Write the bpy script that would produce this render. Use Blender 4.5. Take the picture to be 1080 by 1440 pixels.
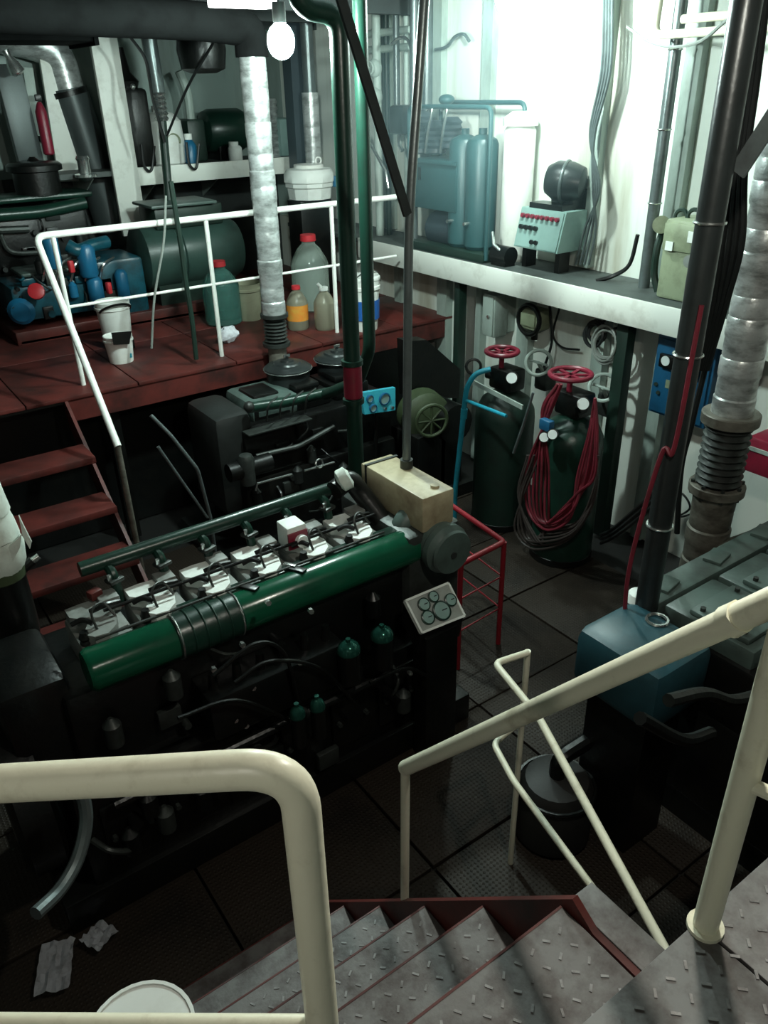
import bpy, bmesh, math, random
from mathutils import Vector, Matrix
random.seed(7)
for o in list(bpy.data.objects): bpy.data.objects.remove(o)
COL = bpy.context.scene.collection
SC = bpy.context.scene
# ------------------------------------------------------------------ camera
F = 1115.4                       # focal length in pixels of the 1080 x 1440 frame
CAM = Vector((0, 0, 2.85))
_p, _y, _r = math.radians(28.2), math.radians(55.0), math.radians(1.27)
_f = Vector((math.cos(_y)*math.cos(_p), math.sin(_y)*math.cos(_p), -math.sin(_p)))
_r0 = Vector((math.sin(_y), -math.cos(_y), 0)); _d0 = _f.cross(_r0)
RIGHT = _r0*math.cos(_r) + _d0*math.sin(_r); DOWN = _d0*math.cos(_r) - _r0*math.sin(_r); FWD = _f
cd = bpy.data.cameras.new('camera'); cam = bpy.data.objects.new('camera', cd); COL.objects.link(cam)
cd.sensor_fit = 'VERTICAL'; cd.sensor_height = 36; cd.lens = F/1440*36; cd.clip_start = .02
m = Matrix((RIGHT, -DOWN, -FWD)).transposed().to_4x4(); m.translation = CAM; cam.matrix_world = m
SC.camera = cam
# ------------------------------------------------------------------ world, exposure
w = bpy.data.worlds.new('world'); SC.world = w; w.use_nodes = True
w.node_tree.nodes['Background'].inputs[0].default_value = (.5, .8, .8, 1)
w.node_tree.nodes['Background'].inputs[1].default_value = .01
SC.view_settings.view_transform = 'Standard'; SC.view_settings.look = 'None'
SC.view_settings.exposure = 0.0; SC.view_settings.gamma = 1.0; SC.view_settings.use_curve_mapping = False
BULB_W, WALLLAMP_W, STAIRLAMP_W, TUBE_W, BACKLAMP_W = 1150, 820, 1500, 10, 200   # emission strengths of the room's lamps
LAMPCOL = (.80, 1.0, .94)

def P(px, py, x=None, y=None, z=None, d=None):
    """world point seen at a photo pixel, on the plane x=, y= or z= (or at depth d)"""
    r = RIGHT*((px-540)/F) + DOWN*((py-720)/F) + FWD
    if d is not None: return CAM + r*d
    i, v = (0, x) if x is not None else ((1, y) if y is not None else (2, z))
    return CAM + r*((v-CAM[i])/r[i])

# ------------------------------------------------------------------ materials
def _new(name):
    mt = bpy.data.materials.new(name); mt.use_nodes = True
    return mt, mt.node_tree.nodes, mt.node_tree.links, mt.node_tree.nodes['Principled BSDF']
def paint(name, col, rough=.45, metal=0, dirt=None, amt=.35, scale=7, streak=None, bump=.15, bscale=60, lo=.45, hi=.7):
    mt, N, L, b = _new(name)
    b.inputs['Roughness'].default_value = rough; b.inputs['Metallic'].default_value = metal
    tc = N.new('ShaderNodeTexCoord'); mp = N.new('ShaderNodeMapping'); L.new(tc.outputs['Object'], mp.inputs[0])
    if streak: mp.inputs['Scale'].default_value = streak
    nz = N.new('ShaderNodeTexNoise'); nz.inputs['Scale'].default_value = scale; nz.inputs['Detail'].default_value = 6
    nz.inputs['Roughness'].default_value = .65; L.new(mp.outputs[0], nz.inputs[0])
    rp = N.new('ShaderNodeValToRGB'); rp.color_ramp.elements[0].position = lo; rp.color_ramp.elements[1].position = hi
    L.new(nz.outputs[0], rp.inputs[0])
    mu = N.new('ShaderNodeMath'); mu.operation = 'MULTIPLY'; mu.inputs[1].default_value = amt; L.new(rp.outputs[0], mu.inputs[0])
    mx = N.new('ShaderNodeMix'); mx.data_type = 'RGBA'
    mx.inputs[6].default_value = (*col, 1); mx.inputs[7].default_value = (*(dirt or [c*.35 for c in col]), 1)
    L.new(mu.outputs[0], mx.inputs[0]); L.new(mx.outputs[2], b.inputs['Base Color'])
    if bump:
        n2 = N.new('ShaderNodeTexNoise'); n2.inputs['Scale'].default_value = bscale; n2.inputs['Detail'].default_value = 3
        L.new(tc.outputs['Object'], n2.inputs[0])
        bp = N.new('ShaderNodeBump'); bp.inputs['Strength'].default_value = bump; bp.inputs['Distance'].default_value = .004
        L.new(n2.outputs[0], bp.inputs['Height']); L.new(bp.outputs[0], b.inputs['Normal'])
    return mt
def emit(name, col, s):
    mt, N, L, b = _new(name)
    b.inputs['Base Color'].default_value = (*col, 1); b.inputs['Emission Color'].default_value = (*col, 1); b.inputs['Emission Strength'].default_value = s
    return mt
def glass(name, col, rough=.08, trans=.85):
    mt, N, L, b = _new(name)
    b.inputs['Base Color'].default_value = (*col, 1); b.inputs['Roughness'].default_value = rough
    b.inputs['Transmission Weight'].default_value = trans; b.inputs['IOR'].default_value = 1.3
    return mt
def _spec(mt, v): mt.node_tree.nodes['Principled BSDF'].inputs['Specular IOR Level'].default_value = v; return mt
def plate(name, col, dirt, k=150, rough=.5, strength=.5, amt=.6):
    """steel chequer plate: worn paint with a fine lug relief"""
    mt = paint(name, col, rough, .0, dirt, amt, 3.5, bump=0)
    N, L = mt.node_tree.nodes, mt.node_tree.links; b = N['Principled BSDF']
    tc = N.new('ShaderNodeTexCoord'); sp = N.new('ShaderNodeSeparateXYZ'); L.new(tc.outputs['Object'], sp.inputs[0])
    def mth(op, a, bb):
        q = N.new('ShaderNodeMath'); q.operation = op
        for i, v in enumerate((a, bb)):
            if v is None: continue
            if isinstance(v, (int, float)): q.inputs[i].default_value = v
            else: L.new(v, q.inputs[i])
        return q.outputs[0]
    u = mth('MULTIPLY', mth('ADD', sp.outputs[0], sp.outputs[1]), k); v = mth('MULTIPLY', mth('SUBTRACT', sp.outputs[0], sp.outputs[1]), k)
    h = mth('MAXIMUM', mth('MULTIPLY', mth('SINE', u, None), mth('SINE', v, None)), 0.15)
    bp = N.new('ShaderNodeBump'); bp.inputs['Strength'].default_value = strength; bp.inputs['Distance'].default_value = .006
    L.new(h, bp.inputs['Height']); L.new(bp.outputs[0], b.inputs['Normal'])
    return mt
M = dict(
 wall=paint('white_wall_paint', (.72, .76, .70), .5, 0, (.30, .26, .16), .75, 2.2, (1, 1, .12), .1, 30, .5, .74),
 wallfar=paint('far_wall_paint', (.23, .30, .275), .5, 0, (.07, .08, .07), .8, 2.0, (1, 1, .2), .1, 30, .45, .75),
 darkpanel=paint('dark_machinery_standin', (.02, .028, .026), .6, 0, (.008, .009, .008), .6, 3),
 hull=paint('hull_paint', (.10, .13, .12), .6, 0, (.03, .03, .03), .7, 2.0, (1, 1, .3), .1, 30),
 ceil=paint('ceiling_paint', (.025, .033, .033), .7, 0, (.02, .02, .02), .6, 3),
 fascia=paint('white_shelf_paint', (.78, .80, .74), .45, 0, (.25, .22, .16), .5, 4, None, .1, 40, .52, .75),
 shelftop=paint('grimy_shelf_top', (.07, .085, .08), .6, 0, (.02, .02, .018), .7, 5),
 frame=paint('grey_green_frame', (.36, .43, .39), .5, 0, (.08, .08, .06), .6, 4, (1, 1, .3)),
 greenpost=paint('dark_green_post', (.010, .028, .020), .45, 0, (.01, .012, .01), .6, 5),
 floor=plate('floor_chequer', (.024, .0175, .0125), (.008, .0063, .005), 170, .6, .5, .8),
 floorbed=paint('bilge_dark', (.012, .012, .011), .6),
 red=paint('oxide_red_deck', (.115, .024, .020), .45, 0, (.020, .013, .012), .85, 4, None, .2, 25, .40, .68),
 redbright=paint('red_rail_paint', (.27, .014, .024), .35, 0, (.12, .02, .02), .5, 9),
 redvalve=paint('red_wheel_paint', (.22, .014, .034), .35, 0, (.10, .02, .03), .5, 9),
 tread=paint('worn_tread_steel', (.17, .162, .158), .55, .2, (.055, .040, .037), .85, 12, None, .3, 60, .42, .68),
 lug=paint('worn_tread_lug', (.24, .232, .228), .5, .2, (.06, .05, .047), .9, 22),
 rail=paint('cream_rail_paint', (.78, .76, .60), .38, 0, (.30, .25, .15), .55, 9, None, .25, 45, .55, .72),
 railwhite=paint('white_rail_paint', (.86, .87, .82), .38, 0, (.4, .38, .3), .5, 10, None, .15, 40, .58, .75),
 green=paint('green_engine_enamel', (.006, .080, .040), .2, 0, (.006, .03, .02), .6, 5, None, .08, 40, .5, .8),
 darkgreen=paint('dark_green_enamel', (.008, .034, .023), .3, 0, (.008, .015, .012), .6, 5),
 black=paint('oily_black_iron', (.0035, .0042, .004), .34, .0, (.009, .0085, .007), .6, 9, None, .35, 40),
 iron=paint('oily_grey_iron', (.045, .052, .048), .42, .4, (.018, .018, .016), .75, 9, None, .35, 40),
 darkiron=paint('dark_grey_iron', (.020, .023, .022), .45, .1, (.006, .007, .006), .7, 6, None, .3, 30),
 lightgrey=paint('light_grey_head', (.80, .84, .80), .5, 0, (.35, .35, .3), .35, 8, None, .2, 40, .5, .75),
 panelgrey=paint('panel_grey', (.42, .45, .42), .4, .3, (.2, .2, .18), .5, 9),
 midgrey=paint('mid_grey_head', (.22, .235, .22), .5, 0, (.08, .075, .06), .7, 9),
 greygreen=paint('grey_green_engine', (.085, .125, .112), .38, 0, (.03, .035, .03), .7, 5, None, .2, 40),
 altgreen=paint('alternator_green', (.030, .062, .052), .35, 0, (.012, .02, .017), .7, 4),
 olive=paint('olive_paint', (.045, .065, .03), .5, 0, (.015, .018, .012), .6, 6),
 beigebox=paint('stained_beige_tank', (.46, .40, .26), .45, 0, (.16, .11, .06), .8, 4.5, None, .15, 40, .42, .68),
 khaki=paint('khaki_box', (.28, .32, .21), .45, 0, (.08, .085, .05), .6, 6),
 bluecol=paint('blue_grey_column', (.03, .045, .055), .5, 0, None, .4, 5),
 blue=paint('blue_engine_enamel', (.008, .075, .105), .3, 0, (.004, .012, .015), .9, 7),
 bluebright=paint('bright_blue_paint', (.012, .13, .25), .32, 0, (.01, .08, .16), .5, 6),
 bluebox=paint('blue_cabinet', (.014, .10, .21), .35, 0, (.008, .03, .06), .55, 5),
 cyanpanel=paint('cyan_gauge_panel', (.04, .36, .46), .35, 0, (.02, .15, .2), .4, 8),
 tankblue=paint('dull_blue_tank', (.022, .075, .095), .4, 0, (.012, .03, .035), .7, 4),
 teal=paint('teal_compressor', (.028, .085, .092), .4, 0, (.02, .06, .065), .6, 4),
 mint=paint('mint_switch_box', (.26, .40, .37), .4, 0, (.14, .22, .2), .4, 6),
 steel=paint('bright_steel', (.62, .65, .63), .22, .9, (.3, .3, .28), .4, 12, None, .1),
 silver=paint('silver_lagging_foil', (.66, .69, .68), .34, .55, (.16, .17, .16), .75, 9, (1, 1, 2.5), .7, 26, .42, .66),
 darklag=paint('dark_lagging', (.008, .009, .009), .9, 0, (.003, .003, .003), .6, 8, None, .6, 26),
 oldlag=paint('dirty_lagging', (.19, .18, .15), .5, .25, (.05, .045, .035), .8, 7, (1, 1, 2), .7, 26, .42, .66),
 greyduct=paint('grey_duct', (.075, .092, .092), .4, .3, (.05, .06, .06), .5, 4),
 whitewrap=paint('white_cloth_wrap', (.62, .68, .62), .8, 0, (.3, .3, .25), .5, 9, None, .8, 22),
 conduit=paint('dark_conduit', (.028, .034, .034), .32, .3, (.012, .012, .012), .5, 8),
 conduitgrey=paint('grey_conduit', (.15, .18, .18), .32, .5, (.06, .06, .06), .5, 8),
 cable=paint('black_cable', (.010, .012, .012), .45, 0, None, .3, 9, None, .0),
 cablegrey=paint('grey_cable', (.22, .24, .22), .5, 0, None, .3, 9, None, .0),
 redhose=paint('red_rubber_hose', (.16, .014, .026), .5, 0, (.05, .012, .015), .6, 12, None, .0),
 darkhose=paint('brown_black_hose', (.045, .035, .032), .5, 0, None, .4, 12, None, .0),
 bluepipe=paint('blue_pipe_paint', (.02, .30, .42), .35, 0, (.02, .12, .14), .5, 8),
 whiteplastic=paint('white_plastic', (.84, .86, .82), .4, 0, (.5, .48, .4), .4, 6, None, .05),
 cream=paint('cream_plastic', (.40, .40, .28), .5, 0, (.2, .19, .12), .5, 6, None, .05),
 dial=paint('dial_white', (.85, .9, .88), .3, 0, None, .1, 6, None, 0),
 bluelabel=paint('blue_label', (.02, .12, .42), .4, 0, None, .2, 6, None, 0),
 orange=paint('orange_label', (.75, .26, .04), .4, 0, (.7, .45, .08), .8, 12, None, 0),
 redcap=paint('red_cap', (.55, .03, .04), .4, 0, None, .2, 6, None, 0),
 bottle=glass('clear_bottle_plastic', (.62, .74, .66), .15, .7),
 oilbottle=glass('cloudy_bottle', (.42, .40, .30), .3, .5),
 greenglass=glass('green_glass', (.16, .42, .36), .06, .8),
 cloth=paint('white_rag', (.62, .64, .68), .85, 0, (.25, .25, .27), .6, 30, None, .8, 60),
 sight=paint('oil_filter_green', (.02, .10, .075), .12, .6, None, .3, 8, None, 0),
)
_spec(M['floor'], .25); _spec(M['red'], .3); _spec(M['tread'], .3); _spec(M['darklag'], .05)
M['bulb'] = emit('lamp_bulb', LAMPCOL, BULB_W); M['bulb2'] = emit('wall_lamp_bulb', LAMPCOL, WALLLAMP_W)
M['bulb4'] = emit('rear_lamp_bulb', (1, .97, .85), BACKLAMP_W)
M['bulb3'] = emit('stair_lamp_bulb', (1, .97, .85), STAIRLAMP_W); M['tube'] = emit('fluorescent_diffuser', (.95, 1, .98), TUBE_W)

# ------------------------------------------------------------------ mesh building
def basis(ax):
    ax = ax.normalized(); t = Vector((0, 0, 1)) if abs(ax.z) < .9 else Vector((1, 0, 0))
    u = ax.cross(t).normalized(); return u, ax.cross(u).normalized(), ax
class MB:
    def __init__(s): s.bm = bmesh.new()
    def _ring(s, c, u, v, r, n, ru=None):
        return [s.bm.verts.new(c + u*(math.cos(2*math.pi*i/n)*r) + v*(math.sin(2*math.pi*i/n)*(ru or r))) for i in range(n)]
    def _skin(s, a, b):
        n = len(a)
        for i in range(n): s.bm.faces.new((a[i], a[(i+1) % n], b[(i+1) % n], b[i]))
    def box(s, c, size, rz=0, bev=0, rot=None):
        Mx = Matrix.Translation(Vector(c)) @ (rot.to_4x4() if rot else Matrix.Rotation(rz, 4, 'Z')) @ Matrix.Diagonal((*size, 1))
        t = bmesh.new(); bmesh.ops.create_cube(t, size=1, matrix=Mx)
        if bev: bmesh.ops.bevel(t, geom=t.edges[:], offset=bev, segments=2, affect='EDGES', profile=.5)
        me = bpy.data.meshes.new('t'); t.to_mesh(me); t.free(); s.bm.from_mesh(me); bpy.data.meshes.remove(me); return s
    def span(s, a, b, bev=0):
        a, b = Vector(a), Vector(b); return s.box((a+b)/2, [abs(b[i]-a[i]) for i in range(3)], 0, bev)
    def bar(s, a, b, wd, ht, up=Vector((0, 0, 1)), bev=0):
        a, b = Vector(a), Vector(b); d = (b-a); X = d.normalized(); Y = Vector(up).cross(X)
        if Y.length < 1e-4: Y = Vector((0, 1, 0))
        Y.normalize(); Z = X.cross(Y)
        return s.box((a+b)/2, (d.length, wd, ht), rot=Matrix((X, Y, Z)).transposed(), bev=bev)
    def cyl(s, a, b, r, r2=None, n=18):
        a, b = Vector(a), Vector(b); u, v, x = basis(b-a)
        A = s._ring(a, u, v, r, n); B = s._ring(b, u, v, r if r2 is None else r2, n)
        s._skin(A, B); s.bm.faces.new(A[::-1]); s.bm.faces.new(B); return s
    def lathe(s, prof, base, axis=(0, 0, 1), n=24, cap=True):
        base = Vector(base); u, v, x = basis(Vector(axis)); prev = first = None
        for r, h in prof:
            R = s._ring(base + x*h, u, v, max(r, .0006), n)
            if prev: s._skin(prev, R)
            else: first = R
            prev = R
        if cap: s.bm.faces.new(first[::-1]); s.bm.faces.new(prev)
        return s
    def tube(s, pts, r, n=10, fil=0, closed=False, seg=5):
        pts = [Vector(p) for p in pts]
        if fil:
            q = [pts[0]]
            for i in range(1, len(pts)-1):
                a, b, c = pts[i-1], pts[i], pts[i+1]
                f = min(fil, (a-b).length*.45, (c-b).length*.45)
                p0, p2 = b + (a-b).normalized()*f, b + (c-b).normalized()*f
                for k in range(seg+1):
                    t = k/seg; q.append(p0*(1-t)**2 + b*2*t*(1-t) + p2*t*t)
            q.append(pts[-1]); pts = q
        prev = None; N = len(pts); first = None
        for i, p in enumerate(pts):
            if closed: d = pts[(i+1) % N] - pts[i-1]
            else: d = pts[min(i+1, N-1)] - pts[max(i-1, 0)]
            d.normalize()
            if prev is None: u, v, _ = basis(d)
            else:
                u = (u - d*u.dot(d)).normalized(); v = d.cross(u)
            R = s._ring(p, u, v, r[i] if isinstance(r, list) else r, n)
            if prev: s._skin(prev, R)
            else: first = R
            prev = R
        if closed: s._skin(prev, first)
        else: s.bm.faces.new(first[::-1]); s.bm.faces.new(prev)
        return s
    def spline(s, pts, r, n=8, seg=8):
        pts = [Vector(p) for p in pts]; q = []
        e = [pts[0]*2-pts[1]] + pts + [pts[-1]*2-pts[-2]]
        for i in range(1, len(e)-2):
            for k in range(seg):
                t = k/seg; a, b, c, d = e[i-1:i+3]
                q.append(.5*((2*b) + (c-a)*t + (2*a-5*b+4*c-d)*t*t + (3*b-a-3*c+d)*t**3))
        q.append(pts[-1]); return s.tube(q, r, n)
    def torus(s, c, axis, R, r, n=24, m=8, a0=0, a1=2*math.pi):
        c = Vector(c); u, v, x = basis(Vector(axis)); full = abs(a1-a0-2*math.pi) < 1e-4
        return s.tube([c + u*math.cos(a0+(a1-a0)*i/n)*R + v*math.sin(a0+(a1-a0)*i/n)*R for i in range(n if full else n+1)], r, m, closed=full)
    def prism(s, poly, vec, bev=0):
        vec = Vector(vec); A = [s.bm.verts.new(Vector(p)) for p in poly]; B = [s.bm.verts.new(Vector(p)+vec) for p in poly]
        s._skin(A, B); s.bm.faces.new(A[::-1]); s.bm.faces.new(B); return s
    def sphere(s, c, r, sc=(1, 1, 1), u=16, v=10):
        bmesh.ops.create_uvsphere(s.bm, u_segments=u, v_segments=v, radius=r, matrix=Matrix.Translation(Vector(c)) @ Matrix.Diagonal((*sc, 1))); return s
    def jitter(s, a):
        for v in s.bm.verts: v.co += Vector((random.uniform(-a, a), random.uniform(-a, a), random.uniform(-a, a)))
        return s
    def mesh(s, name, origin):
        bm = s.bm; bmesh.ops.recalc_face_normals(bm, faces=bm.faces[:])
        for f in bm.faces: f.smooth = True
        for e in bm.edges:
            if len(e.link_faces) == 2 and e.calc_face_angle(0) > .62: e.smooth = False
        bmesh.ops.translate(bm, verts=bm.verts[:], vec=-origin)
        me = bpy.data.meshes.new(name); bm.to_mesh(me); bm.free(); return me
ORG = {}
def part(name, mb, mat, parent, label=None):
    og = ORG[parent.name]; me = mb.mesh(name, og); me.materials.append(M[mat])
    o = bpy.data.objects.new(name, me); COL.objects.link(o); o.parent = parent; ORG[o.name] = og
    if label: o['label'] = label
    return o
def thing(name, label, cat, loc, group=None):
    o = bpy.data.objects.new(name, None); COL.objects.link(o); o.location = Vector(loc); o.empty_display_size = .1
    o['label'] = label; o['category'] = cat
    if group: o['group'] = group
    ORG[o.name] = Vector(loc); return o
def solo(name, mb, mat, label=None, cat=None, group=None, kind=None):
    vs = [v.co for v in mb.bm.verts]; lo = [min(v[i] for v in vs) for i in range(3)]; hi = [max(v[i] for v in vs) for i in range(3)]
    og = Vector(((lo[0]+hi[0])/2, (lo[1]+hi[1])/2, lo[2])); me = mb.mesh(name, og); me.materials.append(M[mat])
    o = bpy.data.objects.new(name, me); COL.objects.link(o); o.location = og; ORG[o.name] = og
    if label: o['label'] = label
    if cat: o['category'] = cat
    if group: o['group'] = group
    if kind: o['kind'] = kind
    return o
def copies(src, locs, parent, name=None):
    """copies of a piece that share its mesh data, offset from where the first one stands"""
    out = []
    for d in locs:
        c = src.copy(); COL.objects.link(c); c.parent = parent; c.location = src.location + Vector(d); ORG[c.name] = ORG[src.name]; out.append(c)
    return out
def S(o, label=None, cat=None):
    o['kind'] = 'structure'
    if label: o['label'] = label
    if cat: o['category'] = cat
    return o
V = Vector
# ================================================================== the room
XW, XL, YF, ZC = 4.45, 4.30, 8.0, 3.42
wr = S(solo('wall_right', MB().span((XW, -1.6, -.3), (XW+.1, YF, ZC)), 'wall'), 'white painted steel bulkhead behind the shelf and air bottles', 'wall')
S(solo('wall_far', MB().span((-2.6, YF, -.3), (XW+.1, YF+.1, ZC)), 'wallfar'), 'pale green far bulkhead behind the generator platform', 'wall')
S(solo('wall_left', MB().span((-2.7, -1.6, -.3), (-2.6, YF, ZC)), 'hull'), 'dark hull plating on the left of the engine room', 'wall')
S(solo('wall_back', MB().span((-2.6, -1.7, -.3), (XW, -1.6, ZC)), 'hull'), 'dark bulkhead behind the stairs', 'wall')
ce = S(solo('ceiling', MB().span((-2.7, -1.7, ZC), (XW+.1, YF+.1, ZC+.08)), 'ceil'), 'dark painted steel deckhead', 'ceiling')
for yy in (1.2, 2.6, 5.6, 6.5, 7.3):
    part('deck_beam', MB().span((-2.6, yy-.04, ZC-.10), (XW, yy+.04, ZC)), 'ceil', ce)
fl = S(solo('floor', MB().span((-2.6, -1.6, -.12), (XW, YF, -.03)), 'floorbed'), 'dark engine room floor of loose chequer plates', 'floor')
tile = None
def tilemb(cx, cy, sx, sy): return MB().box((cx, cy, -.013), (sx-.012, sy-.012, .026), 0, .003)
xs = [-2.2+.8*i for i in range(8)]; ys = [.15+.62*i for i in range(8)]
src = part('floor_plate', tilemb(xs[0], ys[0], .8, .62), 'floor', fl)
copies(src, [(x-xs[0], y-ys[0], random.uniform(-.003, .003)) for i, x in enumerate(xs) for j, y in enumerate(ys) if i+j], fl)
part('bilge_coaming', MB().span((-2.2, 1.62, 0), (1.0, 1.74, .07)), 'red', fl)
part('painted_plate', MB().span((-1.6, .95, 0), (.12, 1.6, .012)), 'red', fl)

wl_ = S(solo('wall_right_lower', MB().span((XL, -1.6, -.03), (XW-.001, YF-.001, 1.66)), 'wall'), 'stained white bulkhead below the long shelf', 'wall')
wf_ = S(solo('far_machinery_panel', MB().span((-2.6, YF-.06, 1.15), (XL-.01, YF-.001, 2.2)), 'darkpanel'), 'added dark panel standing in for the dark machinery under the far shelf', 'wall')  # added dark liner, stands in for the machinery below the far shelf
# right wall: vertical stiffeners (upper and lower)
def stiff(px, py, mat='frame', wd=.07, dp=.06, z0=1.72, z1=ZC, xw=XW, pa=None):
    y = P(px, py, x=xw-dp).y
    return part('stiffener', MB().span((xw-dp, y-wd/2, z0), (xw, y+wd/2, z1)), mat, pa or wr)
for px, py, wd in ((612, 100, .14), (680, 200, .10), (838, 200, .07), (950, 250, .11), (1075, 250, .08), (545, 250, .12)): stiff(px, py, 'frame', wd)
for px, py, wd in ((620, 480, .12), (672, 450, .06), (735, 460, .12), (845, 450, .10), (925, 540, .09), (1030, 560, .08), (560, 480, .1)): stiff(px, py, 'frame', wd, .07, 0, 1.54, XL, wl_)
# shelf on the right wall
SX = 3.95
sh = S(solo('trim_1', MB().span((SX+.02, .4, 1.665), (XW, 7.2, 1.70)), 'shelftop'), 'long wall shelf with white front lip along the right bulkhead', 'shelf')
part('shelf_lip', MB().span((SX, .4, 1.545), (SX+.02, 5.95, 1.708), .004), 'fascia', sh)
for i in range(7): part('shelf_bracket', MB().prism([(SX+.03, .9+.82*i, 1.66), (XL, .9+.82*i, 1.66), (XL, .9+.82*i, 1.40)], (0, .012, 0)), 'frame', sh)
# far shelf
fs = S(solo('trim_2', MB().span((1.9, 7.32, 2.22), (4.3, YF, 2.26)), 'shelftop'), 'white lipped shelf on the far bulkhead above the generator', 'shelf')
a, b = P(188, 226, y=7.3), P(480, 200, y=7.3)
part('shelf_lip', MB().span((a.x, 7.29, 2.13), (b.x+.2, 7.315, 2.275), .004), 'fascia', fs)
for i in range(4): part('shelf_bracket', MB().prism([(2.2+.62*i, 7.33, 2.21), (2.2+.62*i, YF, 2.21), (2.2+.62*i, YF, 1.9)], (.012, 0, 0)), 'frame', fs)
# platform with red deck
PZ, PY = 1.15, 5.08
pf = S(solo('floor_platform', MB().span((.15, PY+.03, 1.10), (XW, YF, 1.14)), 'floorbed'), 'raised red platform carrying the blue generator set', 'platform')
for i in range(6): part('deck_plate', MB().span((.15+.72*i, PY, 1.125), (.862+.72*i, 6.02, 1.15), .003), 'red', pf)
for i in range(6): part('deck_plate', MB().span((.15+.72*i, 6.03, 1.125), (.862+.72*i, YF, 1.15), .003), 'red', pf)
part('edge_girder', MB().span((1.1, PY+.01, .98), (XW-.02, PY+.04, 1.124)), 'red', pf)
for x in (1.4, 2.4, 3.4, 4.3): part('support_leg', MB().span((x-.04, PY+.06, 0), (x+.04, PY+.14, 1.10)), 'black', pf)
part('back_panel', MB().span((.2, PY+.35, -.02), (XW-.02, PY+.38, 1.10)), 'black', pf)

# ================================================================== near stairs
RISE, RUN = .255, .225
st = thing('steel_staircase', 'steep red steel stairs with worn diamond-plate treads at the bottom of the picture', 'stairs', (.55, 1.2, 0))
tz = [1.36-RISE*i for i in range(6)]; ty = [.66+RUN*i for i in range(6)]
for i in range(6):
    if tz[i] < .05: continue
    t = part('tread', MB().span((.20, ty[i]-.25, tz[i]-.03), (.885, ty[i], tz[i])), 'tread', st)
    part('nosing', MB().span((.20, ty[i]-.002, tz[i]-.035), (.885, ty[i]+.003, tz[i]+.001)), 'red', t)
    if i < 4:
        lm = MB()
        nx, ny = 17, 6
        for a in range(nx):
            for b_ in range(ny):
                if (a+b_) % 2: ang = .8
                else: ang = -.8
                lm.box((.235+a*.038, ty[i]-.225+b_*.038, tz[i]+.0003), (.015, .005, .003), ang+random.uniform(-.25, .25), 0)
        lo = part('tread_lugs', lm, 'lug', t); lo['kind'] = 'stuff'
slope = RISE/RUN
for sx in (.185, .889):
    ya, yb = .60, 1.86; zl_ = lambda y: 1.36-(y-.66)*slope+.02
    part('stringer', MB().prism([(sx, .41, 1.362), (sx, ya-.02, 1.362), (sx, ya+.04, zl_(ya+.04)), (sx, yb, zl_(yb)), (sx, yb, 0), (sx, yb-.25, .0), (sx, ya, zl_(ya)-.28), (sx, .41, 1.30)], (.016, 0, 0)), 'red', st)
part('side_strip', MB().span((.905, .41, 1.35), (.975, .66, 1.366), .002), 'tread', st)
part('side_strip_web', MB().span((.905, .41, 1.25), (.915, .66, 1.35)), 'red', st)
for i in range(1, 5): part('riser', MB().span((.20, ty[i]-.238, tz[i]), (.885, ty[i]-.232, tz[i]+.225)), 'red', st)
# landing
ld = S(solo('floor_landing', MB().span((-.9, -1.55, 1.53), (3.2, .39, 1.575)), 'floorbed'), 'diamond plate landing at the head of the stairs', 'landing')
lm = MB()
for i, x in enumerate((-.9, .09, .905, 1.9)):
    x1 = (-.9, .09, .905, 1.9, 3.2)[i+1]
    part('landing_plate', MB().span((x, -1.5, 1.576), (x1-.006, .40, 1.602), .002), 'tread', ld)
for a in range(34):
    for b_ in range(14): lm.box((.14+a*.038, -.13+b_*.038, 1.6022), (.015, .005, .003), .8 if (a+b_) % 2 else -.8)
part('landing_lugs', lm, 'lug', ld)['kind'] = 'stuff'
for x in (-.6, 2.9): part('landing_post', MB().span((x-.04, .3, 0), (x+.04, .38, 1.54)), 'black', ld)
# far-side handrail of the stairs (cream)
hr = thing('stair_handrail', 'cream painted handrail sloping down the far side of the near stairs', 'handrail', (.905, .43, 1.61))
HX = .905
p_low, p_hi = P(570, 1080, x=HX), P(1030, 872, x=HX); dirv = (p_hi-p_low).normalized(); p_end = p_low + dirv*1.45
p_top = p_end + V((0, -.35, 0))
part('rail', MB().tube([p_low, p_end, p_top], .0205, 16, .08), 'rail', hr)
part('rear_post', MB().tube([p_top+V((0, .03, 0)), V((HX, p_top.y+.03, 1.60))], .0205, 16), 'rail', hr)
part('end_post', MB().tube([p_low + V((0, 0, .002)), V((HX, p_low.y+.01, P(570, 1252, x=HX).z-.1))], .0125, 12), 'rail', hr)
jt = p_low + dirv*(P(1035, 875, x=HX)-p_low).length
part('weld_collar', MB().cyl(jt-dirv*.012, jt+dirv*.012, .0235, None, 16).jitter(.0012), 'rail', hr)
pt, pb_ = P(1085, 905, x=HX-.005), P(985, 1293, x=HX-.005)
part('post', MB().tube([V((HX, .385, 1.600)), V((HX, .385, p_low.z + (0.385-p_low.y)/dirv.y*dirv.z))], .0205, 16), 'rail', hr)
q0 = P(1052, 1095, x=HX); part('mid_rail', MB().tube([V((HX, .385, q0.z-.01)), V((HX, p_top.y+.03, q0.z+.10))], .011, 10), 'rail', hr)
part('foot_flange', MB().cyl((HX, .385, 1.602), (HX, .385, 1.61), .030, None, 18), 'rail', hr)
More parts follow.
